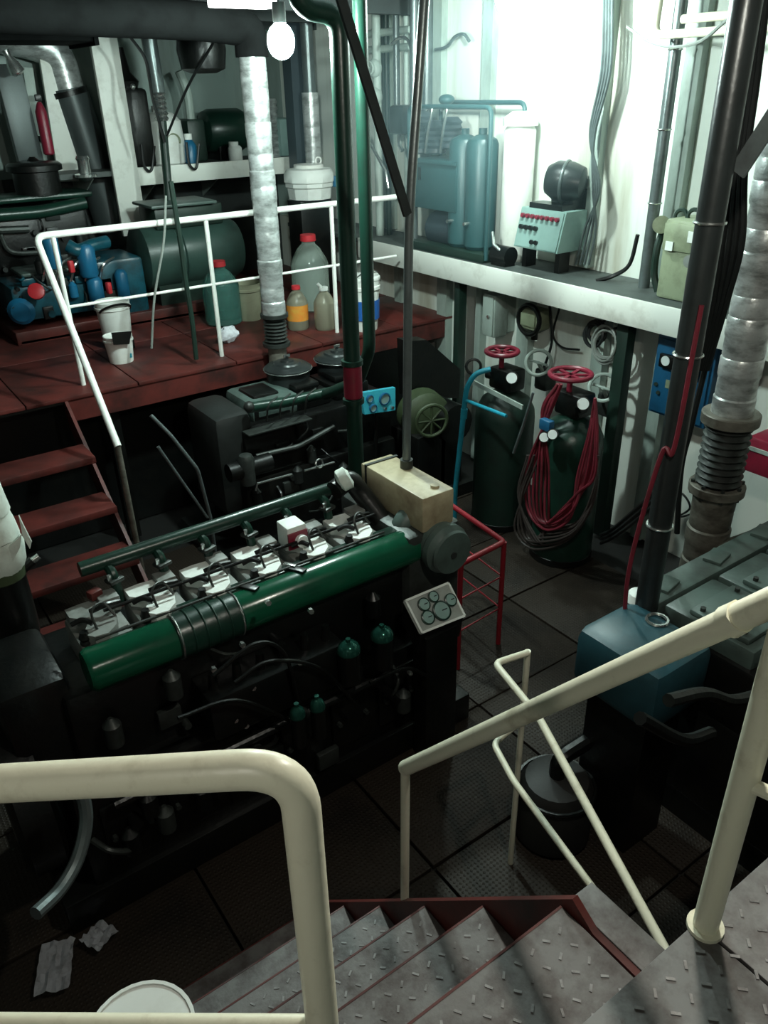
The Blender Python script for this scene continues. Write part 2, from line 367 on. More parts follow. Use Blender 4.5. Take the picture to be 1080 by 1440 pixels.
# near-side guard rail (close to the camera)
gr = thing('guard_rail', 'thick chipped cream pipe rail bending down at the left of the stairs', 'handrail', (.2, .43, 1.61))
c = P(418, 1078, d=.645); l = P(-60, 1105, d=.705); ll = l + (l-c)*1.5
foot = V((c.x, c.y, 1.60))
part('rail', MB().tube([ll, l, c, foot], .0168, 20, .05, seg=10), 'rail', gr)
m1 = V((c.x-.004, c.y+.002, P(430, 1437, d=.8).z-.02))
dl = (l-c).normalized(); part('mid_rail', MB().tube([m1, m1 + dl*.9], .010, 12), 'rail', gr)
part('end_post', MB().tube([ll, V((ll.x, ll.y, 1.60))], .0168, 16), 'rail', gr)
# white guard in front of the right-hand engine
wg = thing('engine_guard_rail', 'thin white twin pipe guard with a looped end before the right-hand engine', 'railing', (1.67, 1.5, 0))
pz = V((1.67, 1.50, 0))
r1 = [P(742, 918, x=1.67), P(696, 933, z=1.12), P(757, 1008, z=1.12), P(895, 1262, z=1.11), P(955, 1372, z=1.10)]
r2 = [V((1.67, r1[0].y, P(741, 1018, x=1.67).z)), P(694, 1046, z=.80), P(722, 1098, z=.80), P(860, 1285, z=.80), P(915, 1372, z=.80)]
part('top_rail', MB().tube(r1, .0125, 12, .03), 'rail', wg); part('mid_rail', MB().tube(r2, .0115, 12, .03), 'rail', wg)
part('post', MB().tube([V((1.67, r1[0].y, 0)), V((1.67, r1[0].y, r1[0].z+.008))], .0115, 12), 'rail', wg)
e = r1[-1]; part('post', MB().tube([V((e.x, e.y, 0)), e], .0115, 12), 'rail', wg)
# red corner guard by the main engine
rg = thing('red_corner_guard', 'short red pipe guard with thin wires beside the gauge panel', 'railing', (2.63, 2.64, 0))
zt = .68; ra, rb, rc = P(648, 793, z=zt), P(709, 762, z=zt), P(628, 706, z=zt)
part('top_rail', MB().tube([ra-V((0, 0, .04)), ra, rb, rc], .016, 12, .03), 'redbright', rg)
for q in (ra, rb, rc): part('post', MB().tube([V((q.x, q.y, 0)), V((q.x, q.y, zt))], .0145, 12), 'redbright', rg)
for h in (.46, .25):
    part('wire', MB().tube([V((ra.x, ra.y, h)), V((rb.x, rb.y, h)), V((rc.x, rc.y, h))], .005, 6), 'redbright', rg)

# small fittings, unions and lines scattered over an engine's near face
def fittings(t, x0, x1, z0, z1, y, n, mats, seed):
    R = random.Random(seed)
    for k in range(n):
        x, z = R.uniform(x0, x1), R.uniform(z0, z1); mt = R.choice(mats); q = R.random()
        if q < .3: part('cover_plate', MB().box((x, y-.012, z), (R.uniform(.05, .12), .03, R.uniform(.04, .1)), 0, .006), mt, t)
        elif q < .55: part('union', MB().cyl((x, y+.01, z), (x, y-.05, z), R.uniform(.014, .03), None, 12), mt, t)
        elif q < .8:
            dx, dz = R.uniform(-.2, .2), R.uniform(-.15, .15)
            part('small_line', MB().spline([(x, y, z), (x+dx*.2, y-.06, z+dz*.3), (x+dx*.7, y-.065, z+dz*.8), (x+dx, y, z+dz)], R.uniform(.006, .012), 7), mt, t)
        else: part('small_filter', MB().lathe([(.02, -.06), (.034, -.05), (.034, .04), (.02, .055), (.008, .07)], (x, y-.04, z), n=14), mt, t)
# ================================================================== main engine
ME = thing('main_engine', 'large green six-cylinder marine engine with white heads in the middle', 'engine', (1.1, 2.62, 0))
part('engine_bed', MB().span((.1, 2.28, 0), (2.1, 3.0, .16), .01), 'black', ME)
part('crankcase', MB().span((.22, 2.30, .14), (1.85, 2.96, .62), .03), 'black', ME)
part('cylinder_block', MB().span((.3, 2.40, .60), (1.78, 2.86, .98), .02), 'black', ME)
for i in range(6):
    d = part('crankcase_door', MB().span((.30+.25*i, 2.282, .24), (.50+.25*i, 2.302, .54), .01), 'black', ME)
    for dx in (.03, .17): part('door_nut', MB().cyl((.30+.25*i+dx, 2.284, .39), (.30+.25*i+dx, 2.262, .39), .012, None, 6), 'iron', d)
# heads: placed along the line of white covers seen from above
h0, h1 = P(135, 862, z=1.15), P(470, 718, z=1.15)
HY = 2.585
hx = [h0.x + (h1.x-h0.x)*i/5 for i in range(6)]
for i in range(6):
    x = hx[i]; mt = 'lightgrey' if i else 'midgrey'
    hd = part('cylinder_head', MB().span((x-.098, 2.47, .97), (x+.098, 2.72, 1.10), .012), 'midgrey', ME)
    # pale cover with the scalloped outline of the photograph
    sc = [(a*1.05, b*1.12-.008) for a, b in [(-.09, .115), (-.03, .12), (.03, .115), (.085, .12), (.085, .06), (.05, .03), (.06, -.02), (.04, -.07), (0, -.10), (-.05, -.095), (-.08, -.06), (-.045, -.01), (-.06, .03), (-.09, .06)]]
    part('head_cover', MB().prism([(x+a*.93, HY+b, 1.10) for a, b in sc], (0, 0, .045)), mt, hd)
    part('cover_block', MB().span((x+.03, HY+.06, 1.10), (x+.105, HY+.135, 1.165), .006), 'midgrey', hd)
    part('rocker_arm', MB().tube([(x-.10, HY-.02, 1.165), (x-.06, HY-.03, 1.180), (x-.035, HY-.06, 1.165)], .010, 8, .02), 'black', hd)
    part('rocker_arm', MB().tube([(x-.02, HY+.02, 1.165), (x+.03, HY+.0, 1.185), (x+.09, HY+.02, 1.165)], .011, 8, .02), 'black', hd)
    part('valve_spring', MB().lathe([(.018, 0), (.022, .01), (.018, .02), (.022, .03), (.018, .04), (.014, .055)], (x-.075, HY-.075, 1.10), n=12), 'black', hd)
    part('fuel_pipe', MB().spline([(x-.02, HY-.09, 1.10), (x-.03, HY-.05, 1.20), (x+.02, HY-.02, 1.21), (x+.05, HY-.05, 1.16)], .005, 6), 'iron', hd)
part('rocker_shaft', MB().tube([(hx[0]+.02, HY-.015, 1.172), (hx[5]+.1, HY-.015, 1.172)], .007, 10), 'black', ME)
part('drain_line', MB().tube([(hx[0]-.05, HY-.115, 1.135), (hx[5]+.08, HY-.115, 1.135)], .006, 8), 'iron', ME)
x4 = hx[4]-.06
rbx = part('starting_valve_box', MB().span((x4-.045, HY-.005, 1.135), (x4+.045, HY+.09, 1.24), .006), 'lightgrey', ME, 'white block with red front on the engine top')
part('front_plate', MB().span((x4-.046, HY-.012, 1.14), (x4+.046, HY-.004, 1.215)), 'redvalve', rbx)
part('round_cap', MB().cyl((x4+.01, HY-.012, 1.175), (x4+.01, HY-.035, 1.175), .027), 'lightgrey', rbx)
part('red_fitting', MB().box((hx[0]+.03, HY+.12, 1.17), (.05, .04, .035), .3, .006), 'red', ME, 'red fitting at the end of the heads')
# rear pipe with flanged branches
RY, RZ = 2.775, 1.25
x0, x1 = P(108, 796, z=RZ).x, P(468, 690, z=RZ).x
rp_ = part('exhaust_manifold', MB().tube([(x0, RY, RZ), (x1, RY, RZ)], .030, 14), 'darkgreen', ME)
for i in range(6):
    x = x0+.1+(x1-x0-.16)*i/5
    part('branch', MB().tube([(x, RY, RZ-.01), (x+.005, RY-.05, RZ-.03), (x+.01, RY-.07, 1.09)], .02, 10, .03), 'darkgreen', rp_)
    part('flange', MB().box((x+.005, RY-.058, RZ-.055), (.062, .05, .016), .3, .004), 'iron', rp_)
    part('flange_nut', MB().cyl((x-.015, RY-.066, RZ-.05), (x-.015, RY-.066, RZ-.025), .008, None, 6), 'steel', rp_)
# near-side intake manifold: big green pipe with hose clamps
IY, IZ, IR = 2.43, 1.045, .082
xi0, xi1 = P(125, 932, y=IY).x-.02, P(578, 765, y=IY).x+.02
im = part('intake_manifold', MB().lathe([(.05, 0), (IR-.01, .004), (IR, .02), (IR, xi1-xi0-.02), (IR-.012, xi1-xi0-.004), (.05, xi1-xi0)], (xi0, IY, IZ), (1, 0, 0), 28), 'green', ME)
xa, xb = P(238, 870, y=IY).x, P(330, 835, y=IY).x
part('rubber_sleeve', MB().lathe([(IR, 0), (IR+.006, .004), (IR+.006, xb-xa-.004), (IR, xb-xa)], (xa, IY, IZ), (1, 0, 0), 28), 'darkgreen', im)
for i in range(6): part('hose_clamp', MB().torus((xa+.01+(xb-xa-.02)*i/5, IY, IZ), (1, 0, 0), IR+.007, .004, 28, 6), 'steel' if i in (0, 5) else 'darkgreen', im)
part('top_ledge', MB().span((xa+.02, IY+.03, IZ+.062), (xi1-.05, IY+.085, IZ+.078), .004), 'darkgreen', im)
for px in (350, 420): part('bracket', MB().box((P(px, 815, y=IY).x, IY+.02, IZ+.085), (.035, .09, .012), .5, .003), 'black', im)
part('steel_tag', MB().box((P(415, 788, y=IY).x, IY+.05, IZ+.094), (.018, .055, .008), .5, .002), 'steel', im)
part('steel_tag', MB().box((P(467, 772, y=IY).x, IY+.052, IZ+.084), (.07, .022, .008), 0, .002), 'steel', im)
# near-side equipment: fuel pump, filters with shiny caps, pipes
fp = part('fuel_pump', MB().span((.75, 2.22, .66), (1.35, 2.40, .86), .012), 'black', ME)
for i in range(6): part('pump_element', MB().cyl((.80+.1*i, 2.29, .86), (.80+.1*i, 2.29, .93), .02, .015, 10), 'black', fp)
def cup(px, py, y, r, nm, mat='sight'):
    c = P(px, py, y=y); o = part(nm, MB().lathe([(r*.95, -.16), (r*.95, -.01)], c, n=20), 'black', ME); part('cap', MB().lathe([(r, -.012), (r*.97, .004), (r*.75, .022), (r*.35, .034), (.010, .036), (.010, .05)], c, n=20), mat, o); return o
for px, py in ((490, 912), (537, 892)): cup(px, py, 2.2, .05, 'oil_filter')
for px, py in ((418, 1003), (446, 992)): cup(px, py, 2.12, .032, 'fuel_filter')
for k, pts in enumerate(([(300, 950), (360, 905), (400, 920), (420, 990)], [(330, 960), (380, 930), (450, 940), (500, 990)], [(250, 1010), (330, 985), (400, 1010), (440, 1040)], [(520, 960), (570, 940), (600, 950)])):
    part('fuel_line', MB().spline([P(a, b, y=2.2-.01*k) for a, b in pts], .008, 8), 'black', ME)
for px, py in ((376, 846), (436, 858), (340, 905), (355, 965), (345, 1018), (330, 1010), (575, 945), (590, 940), (420, 930), (300, 940)):
    c = P(px, py, y=2.24); part('union_nut', MB().cyl(c, c+V((-.004, -.02, .004)), .011, None, 6), 'steel', ME)
part('lube_pipe', MB().tube([(.35, 2.24, .58), (1.5, 2.24, .58), (1.62, 2.24, .40)], .02, 10, .05), 'black', ME)
fittings(ME, .35, 1.7, .22, .58, 2.28, 16, ('black', 'black', 'iron'), 3)
fittings(ME, .4, 1.65, .66, .92, 2.39, 10, ('black', 'iron'), 4)
# left end: gear cover, flywheel guard
part('flywheel_cover', MB().lathe([(.30, 0), (.34, .02), (.34, .13), (.30, .15)], (.03, 2.63, .5), (1, 0, 0), 30), 'black', ME)
part('end_housing', MB().span((.10, 2.44, .55), (.34, 2.84, 1.05), .04), 'black', ME)
part('end_plate', MB().prism([P(-20, 950, z=1.0), P(75, 930, z=1.0), P(70, 945, z=.96), P(-20, 972, z=.96)], (.0, .05, .01)), 'iron', ME)
# right end: header tank, turbocharger-like cover
A, B_, C_, D_ = P(511, 653, z=1.3), P(546, 636, z=1.3), P(636, 689, z=1.3), P(590, 700, z=1.3)
tx0, tx1, ty0, ty1 = 1.855, 2.03, 2.36, 2.83
tk = part('header_tank', MB().span((tx0, ty0, 1.13), (tx1, ty1, 1.30), .008), 'beigebox', ME, 'stained beige header tank with a pipe rising from it')
part('filler_cap', MB().cyl((1.97, 2.42, 1.298), (1.97, 2.42, 1.312), .02), 'beigebox', tk)
part('pipe_socket', MB().cyl((1.995, 2.66, 1.298), (1.995, 2.66, 1.34), .03), 'iron', tk)
part('tank_strap', MB().box((1.945, 2.79, 1.22), (.182, .016, .17), 0), 'iron', tk)
part('gear_housing', MB().span((1.78, 2.36, .3), (2.08, 2.92, 1.13), .03), 'iron', ME)
cc = P(633, 775, y=2.28)
tb = part('turbocharger', MB().lathe([(.07, -.02), (.09, .0), (.105, .012), (.116, .02), (.116, .05), (.108, .06), (.108, .12), (.12, .14), (.12, .17), (.09, .22)], cc + V((0, 0, 0)), (0, 1, 0), 32), 'greygreen', ME)
part('end_cover', MB().lathe([(.098, -.012), (.104, .0), (.06, .0)], cc + V((0, -.012, 0)), (0, 1, 0), 32), 'greygreen', tb)
part('boss', MB().cyl(cc+V((.0, -.03, -.01)), cc+V((0, .0, -.01)), .016), 'iron', tb)
part('volute', MB().torus(cc+V((-.02, .22, .02)), (0, 1, 0), .085, .055, 24, 12), 'greygreen', tb)
part('air_elbow', MB().tube([P(470, 690, y=2.72), P(492, 672, y=2.74), P(505, 690, y=2.72), (1.82, 2.62, 1.1)], .045, 14, .06), 'black', ME)
cw = P(484, 674, y=2.7); part('wrapped_joint', MB().lathe([(.035, -.03), (.05, -.02), (.052, .02), (.035, .03)], cw, (.8, -.3, .4), 16).jitter(.003), 'whitewrap', ME, 'white wrapped pipe joint')
# gauge panel on the near side
g0, g1 = P(570, 845, y=2.28), P(630, 820, y=2.28)
g3 = P(593, 890, x=g0.x+.005); g2 = P(653, 866, x=g1.x+.005)
gp = thing('gauge_panel', 'tilted grey gauge panel with five green-rimmed dials beside the red guard', 'gauge panel', ((g0.x+g1.x)/2, 2.2, 0))
nrm = (g1-g0).cross(g3-g0).normalized(); nrm = nrm if nrm.z > 0 else -nrm
part('panel', MB().prism([g0, g1, g2, g3], -nrm*.012), 'panelgrey', gp)
for a_, b_ in ((g0, g1), (g1, g2), (g2, g3), (g3, g0)): part('panel_rim', MB().bar(a_-nrm*.004, b_-nrm*.004, .010, .020, nrm), 'lightgrey', gp)
def gq(u, v): return g0 + (g1-g0)*u + (g3-g0)*v
for u, v, r in ((.30, .30, .030), (.56, .20, .026), (.86, .48, .030), (.25, .68, .032), (.58, .66, .045)):
    c = gq(u, v); di = part('dial', MB().lathe([(r, 0), (r, .012), (r*.86, .014), (r*.84, .008)], c, nrm, 24), 'darkgreen', gp)
    part('dial_face', MB().cyl(c+nrm*.006, c+nrm*.010, r*.84, None, 24), 'mint', di)
    part('needle', MB().bar(c+nrm*.0115, c+nrm*.0115+(g1-g0).normalized()*r*.6, .004, .002, nrm), 'black', di)
gb = (g0+g1+g2+g3)/4
part('stand', MB().span((gb.x-.09, 2.17, 0), (gb.x+.09, 2.27, gb.z-.1), .006), 'black', gp)
part('panel_box', MB().prism([g0-nrm*.012, g1-nrm*.012, g2-nrm*.012, g3-nrm*.012], (0, .02, -.12)), 'black', gp)

# ================================================================== second engine (black, behind)
E2 = thing('auxiliary_engine', 'black diesel engine with two shiny round air cleaners below the red platform', 'engine', (2.7, 4.65, 0))
part('engine_bed', MB().span((1.7, 4.3, 0), (3.18, 5.0, .12)), 'black', E2)
part('crankcase', MB().span((1.95, 4.36, .10), (3.18, 4.98, .58), .03), 'black', E2)
part('cylinder_block', MB().span((2.0, 4.42, .56), (3.18, 4.96, .90), .02), 'black', E2)
part('end_tank', MB().span((1.82, 4.45, .30), (2.10, 4.95, 1.02), .07), 'darkiron', E2, 'grey radiator tank at the engine end')
part('tank_cover', MB().span((2.12, 4.52, .88), (2.50, 4.95, 1.03), .05), 'greygreen', E2)
for i in range(3):
    hd = part('cylinder_head', MB().span((2.14+.32*i, 4.52, .90), (2.42+.32*i, 4.90, 1.0), .02), 'black', E2)
    part('valve_cover', MB().span((2.18+.32*i, 4.60, 1.0), (2.38+.32*i, 4.84, 1.05), .02), 'black', hd)
for px, py in ((404, 512), (474, 498)):
    c = P(px, py, z=1.14)
    ac = part('air_cleaner', MB().lathe([(.11, -.16), (.15, -.15), (.155, -.05), (.168, -.04), (.168, -.02), (.14, .0), (.10, .006), (.09, .018), (.05, .022), (.045, .034), (.012, .038), (.012, .06)], c, n=30), 'conduit', E2, 'shiny black round air cleaner')
    part('wing_nut', MB().bar(c+V((-.025, 0, .06)), c+V((.025, 0, .06)), .008, .02), 'steel', ac)
    part('clip', MB().torus(c+V((0, 0, -.03)), (0, 0, 1), .171, .004, 30, 6), 'steel', ac)
part('intake_pipe', MB().tube([P(348, 574, y=4.42), P(400, 566, y=4.42), P(478, 548, y=4.42)], .035, 14, .05), 'darkgreen', E2)
part('pipe_cap', MB().sphere(P(350, 572, y=4.40), .036), 'iron', E2)
part('lower_pipe', MB().tube([P(360, 642, y=4.34), P(420, 628, y=4.34), P(470, 600, y=4.34)], .018, 10, .04), 'iron', E2)
part('fuel_filter', MB().lathe([(.05, -.2), (.055, -.03), (.04, 0), (.012, .01)], P(345, 640, y=4.28), n=18), 'iron', E2)
part('injection_pump', MB().span(P(350, 615, y=4.32), P(430, 590, y=4.42)+V((0, 0, .04)), .01), 'iron', E2)
for k in range(4): part('pump_line', MB().spline([P(375+18*k, 592-4*k, y=4.34), P(378+18*k, 570-4*k, y=4.30), P(390+18*k, 558-4*k, y=4.36)], .006, 6), 'iron', E2)
part('starter_motor', MB().cyl(P(340, 650, y=4.30)-V((.1, 0, .05)), P(340, 650, y=4.30)+V((.2, 0, -.05)), .06), 'black', E2)
part('valve_wheel', MB().torus(P(449, 652, y=4.2), (.2, -1, .3), .03, .006, 18, 6), 'steel', E2)
part('bright_rod', MB().tube([P(360, 690, y=4.2), P(362, 680, y=4.2), P(410, 667, y=4.2)], .008, 8), 'steel', E2)
part('bright_rod', MB().tube([P(428, 662, y=4.2), P(470, 650, y=4.2)], .008, 8), 'steel', E2)
fittings(E2, 2.0, 3.1, .2, .55, 4.36, 14, ('black', 'iron', 'darkiron'), 5)
fittings(E2, 2.15, 3.1, .6, .88, 4.42, 10, ('black', 'iron'), 6)
# cyan panel
c0, c1, c2, c3 = P(508, 553, y=4.3), P(556, 545, y=4.3), P(556, 577, y=4.28), P(513, 583, y=4.28)
cp = thing('cyan_gauge_panel', 'small bright cyan instrument panel with round dials behind the green pipe', 'gauge panel', ((c0.x+c1.x)/2, 4.3, .4))
part('panel', MB().prism([c0, c1, c2, c3], (0, .03, 0)), 'cyanpanel', cp)
for u, v, r in ((.2, .3, .028), (.25, .75, .030), (.62, .42, .045)):
    c = c0 + (c1-c0)*u + (c3-c0)*v
    d = part('dial', MB().lathe([(r, 0), (r, .016), (r*.82, .018), (r*.8, .010)], c, (0, -1, 0), 20), 'bluebox', cp)
    part('dial_face', MB().cyl(c+V((0, -.008, 0)), c+V((0, -.012, 0)), r*.8, None, 20), 'mint', d)
for u in (.58, .8): part('switch', MB().cyl(c0+(c1-c0)*u+(c3-c0)*.88, c0+(c1-c0)*u+(c3-c0)*.88+V((0, -.02, 0)), .011), 'steel', cp)
part('panel_stalk', MB().tube([(c0+c2)/2 + V((.0, .03, -.08)), (c0+c2)/2 + V((0, .06, -.5))], .015, 8), 'black', cp)
# small bright handrail left of that engine
sr = thing('ladder_handrail', 'thin worn steel double rail in the dark beside the black engine', 'handrail', (1.5, 4.2, 0))
part('top_rail', MB().tube([P(212, 584, y=4.2), P(240, 612, y=4.15), P(278, 660, y=4.1), P(296, 728, y=4.1)], .011, 10, .03), 'conduitgrey', sr)
part('mid_rail', MB().tube([P(222, 628, y=4.18), P(292, 728, y=4.1)], .009, 10), 'conduitgrey', sr)
e = P(296, 728, y=4.1); part('post', MB().tube([e, V((e.x, e.y, 0))], .011, 10), 'conduitgrey', sr)

# ================================================================== pump with olive wheel left of bottles
pm = thing('bilge_pump', 'dark pump with olive casing and spoked wheel left of the air bottles', 'pump', (3.55, 4.35, 0))
part('base', MB().span((3.24, 4.2, 0), (3.84, 4.65, .1)), 'black', pm)
c = P(603, 590, y=4.3)
part('casing', MB().lathe([(.15, -.2), (.19, -.18), (.19, -.04), (.14, 0), (.05, .01)], c, (-.3, -1, 0), 26), 'olive', pm)
wl = part('wheel', MB().torus(c+V((-.03, -.07, .02)), (-.3, -1, 0), .12, .014, 28, 8), 'olive', pm)
for k in range(4):
    a_ = k*math.pi/4; u, v, _ = basis(V((-.3, -1, 0))); d = (u*math.cos(a_)+v*math.sin(a_))*.12
    part('spoke', MB().tube([c+V((-.03, -.07, .02))-d, c+V((-.03, -.07, .02))+d], .008, 6), 'olive', wl)
part('pedestal', MB().span((c.x-.14, 4.25, .1), (c.x+.14, 4.6, c.z-.1), .02), 'black', pm)
part('motor', MB().cyl((3.62, 4.62, .62), (3.62, 4.2, .62), .15, None, 22), 'black', pm)
part('motor_foot', MB().span((3.52, 4.25, .1), (3.72, 4.58, .5)), 'black', pm)
t0, t1 = P(572, 510, y=4.6), P(648, 545, y=4.4)
part('belt_guard', MB().prism([P(572, 480, y=4.5), P(600, 478, y=4.5), P(648, 520, y=4.5), P(645, 560, y=4.5), P(575, 560, y=4.5)], (0, .12, 0)), 'black', pm)

# ================================================================== air bottles
def air_bottle(px, py, lab, wheelpx, big):
    c = P(px, py, x=3.66); r = .205; zt = 1.0
    t = thing('air_bottle', lab, 'air bottle', (3.66, c.y, 0), 'starting air bottles by the bulkhead')
    part('cylinder', MB().lathe([(r*.9, 0), (r, .02), (r, .82), (r*.97, .88), (r*.8, .95), (r*.45, 1.0), (.07, 1.01), (.07, 1.06)], (3.66, c.y, 0), n=32), 'darkgreen' if big else 'greenpost', t)
    hd = part('valve_head', MB().span((3.58, c.y-.1, 1.02), (3.74, c.y+.1, 1.17), .02), 'black', t)
    for dy in (-.13, .13): part('side_valve', MB().cyl((3.62, c.y, 1.1), (3.60, c.y+dy, 1.1), .03), 'black', hd)
    part('spindle', MB().cyl((3.62, c.y+.02, 1.15), (3.62, c.y+.02, 1.27), .018), 'redvalve', hd)
    wh = part('hand_wheel', MB().torus((3.62, c.y+.02, 1.28), (0, 0, 1), .105 if not big else .125, .016, 28, 10), 'redvalve', t, 'red hand wheel')
    R_ = .105 if not big else .125
    for k in range(3):
        a_ = k*math.pi/3+.3; part('spoke', MB().bar((3.62-R_*math.cos(a_), c.y+.02-R_*math.sin(a_), 1.275), (3.62+R_*math.cos(a_), c.y+.02+R_*math.sin(a_), 1.275), .022, .012), 'redvalve', wh)
    g = V((3.56, c.y-.15, 1.155)); ga = part('pressure_gauge', MB().lathe([(.04, 0), (.04, .03), (.034, .032)], g, (-.75, -.6, .25), 20), 'black', t)
    ax = V((-.75, -.6, .25)).normalized(); part('dial_face', MB().cyl(g+ax*.030, g+ax*.034, .035, None, 20), 'dial', ga)
    part('gauge_stem', MB().tube([g, (3.62, c.y-.06, 1.12)], .01, 8), 'steel', ga)
    part('foot_ring', MB().lathe([(r*.95, 0), (r*1.02, .005), (r*1.02, .05), (r*.95, .06)], (3.66, c.y, 0), n=32), 'black', t)
    return t, c.y
b1, y1 = air_bottle(707, 640, 'dark green air bottle with a red hand wheel, behind the blue pipe stand', None, False)
b2, y2 = air_bottle(800, 650, 'dark air bottle draped with looped red hoses', None, True)
part('small_black_wheel', MB().torus((3.55, y1+.22, 1.14), (-.6, -.7, .1), .05, .010, 18, 6), 'black', b1)
# wall valve wheels near the bottles
for px, py, lb in ((757, 510, 'grey wall valve wheel between the two air bottles'), (848, 545, 'pale wall valve wheel right of the hose-draped bottle')):
    c = P(px, py, x=4.06); t = thing('wall_valve', lb, 'valve', (4.1, c.y, c.z-.1))
    w_ = part('hand_wheel', MB().torus(c, (-.7, -.5, .5), .09, .013, 24, 8), 'frame', t)
    part('spoke', MB().tube([c+V((0, .085, 0)), c-V((0, .085, 0))], .009, 6), 'frame', w_)
    part('stem', MB().tube([c, c+V((.12, .05, -.12))], .014, 8), 'frame', t)
    part('body', MB().box(c+V((.14, .05, -.16)), (.12, .12, .16), 0, .02), 'iron', t)
# blue pipe stand
bs = thing('blue_pipe_stand', 'bright blue bent pipe stand in front of the left air bottle', 'pipe', (3.35, 4.0, 0))
bx = 3.32
part('pipe', MB().tube([P(690, 519, x=bx+.12), P(668, 525, x=bx+.04), P(656, 545, x=bx), P(640, 690, x=bx), V((bx, P(640, 690, x=bx).y, 0))], .018, 12, .06), 'bluepipe', bs)
part('cross_pipe', MB().tube([P(655, 563, x=bx), P(712, 585, x=bx)], .012, 10), 'bluepipe', bs)
part('collar', MB().cyl(P(653, 575, x=bx), P(652, 588, x=bx), .023), 'bluepipe', bs)
for nm, pts in (('bottle_clamp_bar', [P(665, 537, x=3.44), P(735, 573, x=3.44)]),):
    solo('bottle_clamp_bar', MB().bar(pts[0], pts[1], .012, .03), 'frame', 'grey flat clamp bar across the left air bottle', 'bar')
solo('loose_rod', MB().tube([P(750, 552, x=3.4), P(735, 600, x=3.4), P(722, 637, x=3.4)], .009, 8, .03), 'conduitgrey', 'thin grey pipe hanging between the two air bottles', 'pipe')
# red hoses and dark hoses hanging on the right bottle
HXp = 3.44
def loop(pts, r=.0085): return [P(a_, b_, x=HXp+random.uniform(-.03, .02)) for a_, b_ in pts]
hb = MB()
for k in range(7):
    o = k*5
    hb.spline(loop([(790-o*.2, 540), (774-k*2, 580), (742+k*5, 655), (742+k*5, 715+k*3), (768+k*3, 745-k*4), (802+k*2, 728-k*6), (812+k*4, 670), (828+k*2, 610), (837, 560)]), .009, 7)
solo('red_hose', hb, 'redhose', 'red rubber hose looped over the right-hand air bottle', 'hose')
hb = MB()
for k in range(7):
    hb.spline(loop([(760-k*3, 640), (735-k*2+k, 700), (724+k*6, 745+k*3), (750+k*3, 772-k*5), (800+k*2, 758-k*4), (835, 705-k*3), (841, 640)]), .008, 7)
solo('dark_hose', hb, 'darkhose', 'brown-black hose coiled low at the foot of the right-hand air bottle', 'hose')
rgx = P(768, 607, x=3.38)
rt = thing('gas_regulator', 'small blue regulator with twin white gauges hanging among the red hoses', 'regulator', rgx-V((0, 0, .05)))
part('body', MB().box(rgx+V((0, 0, .045)), (.05, .09, .07), 0, .012), 'bluebox', rt)
for px, py in ((765, 615), (777, 611)):
    c = P(px, py, x=3.36); ax = V((-.75, -.6, .3)).normalized()
    g = part('gauge', MB().lathe([(.034, -.03), (.034, 0), (.028, .002)], c, ax, 20), 'black', rt); part('dial_face', MB().cyl(c, c+ax*.004, .028, None, 20), 'dial', g)

# things on the wall under the shelf
def wallbox(name, lab, cat, px0, py0, px1, py1, x, dx, mat, bev=.01):
    a_, b_ = P(px0, py0, x=x), P(px1, py1, x=x)
    t = thing(name, lab, cat, ((x+dx/2), (a_.y+b_.y)/2, min(a_.z, b_.z)))
    part('body', MB().span((x, a_.y, a_.z), (x+dx, b_.y, b_.z), bev), mat, t); return t, a_, b_
t, a_, b_ = wallbox('junction_box', 'small khaki junction box on the bulkhead above the red hand wheels', 'junction box', 732, 432, 755, 468, 4.16, .139, 'khaki', .02)
part('cover', MB().span((4.145, a_.y-.02, a_.z-.03), (4.16, b_.y+.02, b_.z+.03), .004), 'khaki', t); part('gland', MB().cyl((4.23, (a_.y+b_.y)/2, b_.z), (4.23, (a_.y+b_.y)/2, b_.z-.08), .025), 'black', t)
part('rim', MB().torus((4.162, (a_.y+b_.y)/2, (a_.z+b_.z)/2), (1, 0, 0), .105, .018, 20, 8), 'black', t)
t, a_, b_ = wallbox('steel_locker', 'narrow grey-green cabinet under the shelf behind the left air bottle', 'cabinet', 680, 412, 694, 476, 4.08, .14, 'frame')
part('door', MB().span((4.068, a_.y-.01, a_.z-.01), (4.08, b_.y+.01, b_.z+.01), .003), 'frame', t); part('wall_plate', MB().span((4.2, a_.y-.005, a_.z-.02), (XL, b_.y+.005, b_.z+.02)), 'frame', t); part('handle', MB().cyl((4.055, b_.y+.05, (a_.z+b_.z)/2), (4.07, b_.y+.05, (a_.z+b_.z)/2), .012), 'steel', t)
t, a_, b_ = wallbox('blue_control_cabinet', 'blue electrical cabinet hanging below the shelf beside the dark conduit', 'cabinet', 905, 478, 985, 600, 4.1, .30, 'bluebox', .012)
y0_, y1_ = P(925, 478, x=4.1).y, P(1010, 490, x=4.1).y; z0_, z1_ = 1.0, 1.50
bpy.data.objects.remove(t.children[0])
part('body', MB().span((4.1, y1_, z0_), (4.225, y0_, z1_), .012), 'bluebox', t)
part('door', MB().span((4.086, y1_+.02, z0_+.02), (4.1, y0_-.02, z1_-.02), .004), 'bluebox', t)
g = P(938, 508, x=4.07); mt_ = part('meter', MB().box(g, (.03, .10, .085), 0, .008), 'black', t); part('meter_face', MB().cyl(g-V((.012, 0, -.005)), g-V((.019, 0, -.005)), .03), 'dial', mt_)
g = P(972, 521, x=4.07); mt_ = part('meter', MB().box(g, (.03, .10, .085), 0, .008), 'black', t); part('meter_face', MB().cyl(g-V((.012, 0, -.005)), g-V((.019, 0, -.005)), .026), 'dial', mt_)
part('warning_plate', MB().box(P(942, 541, x=4.08), (.006, .06, .05)), 'khaki', t)
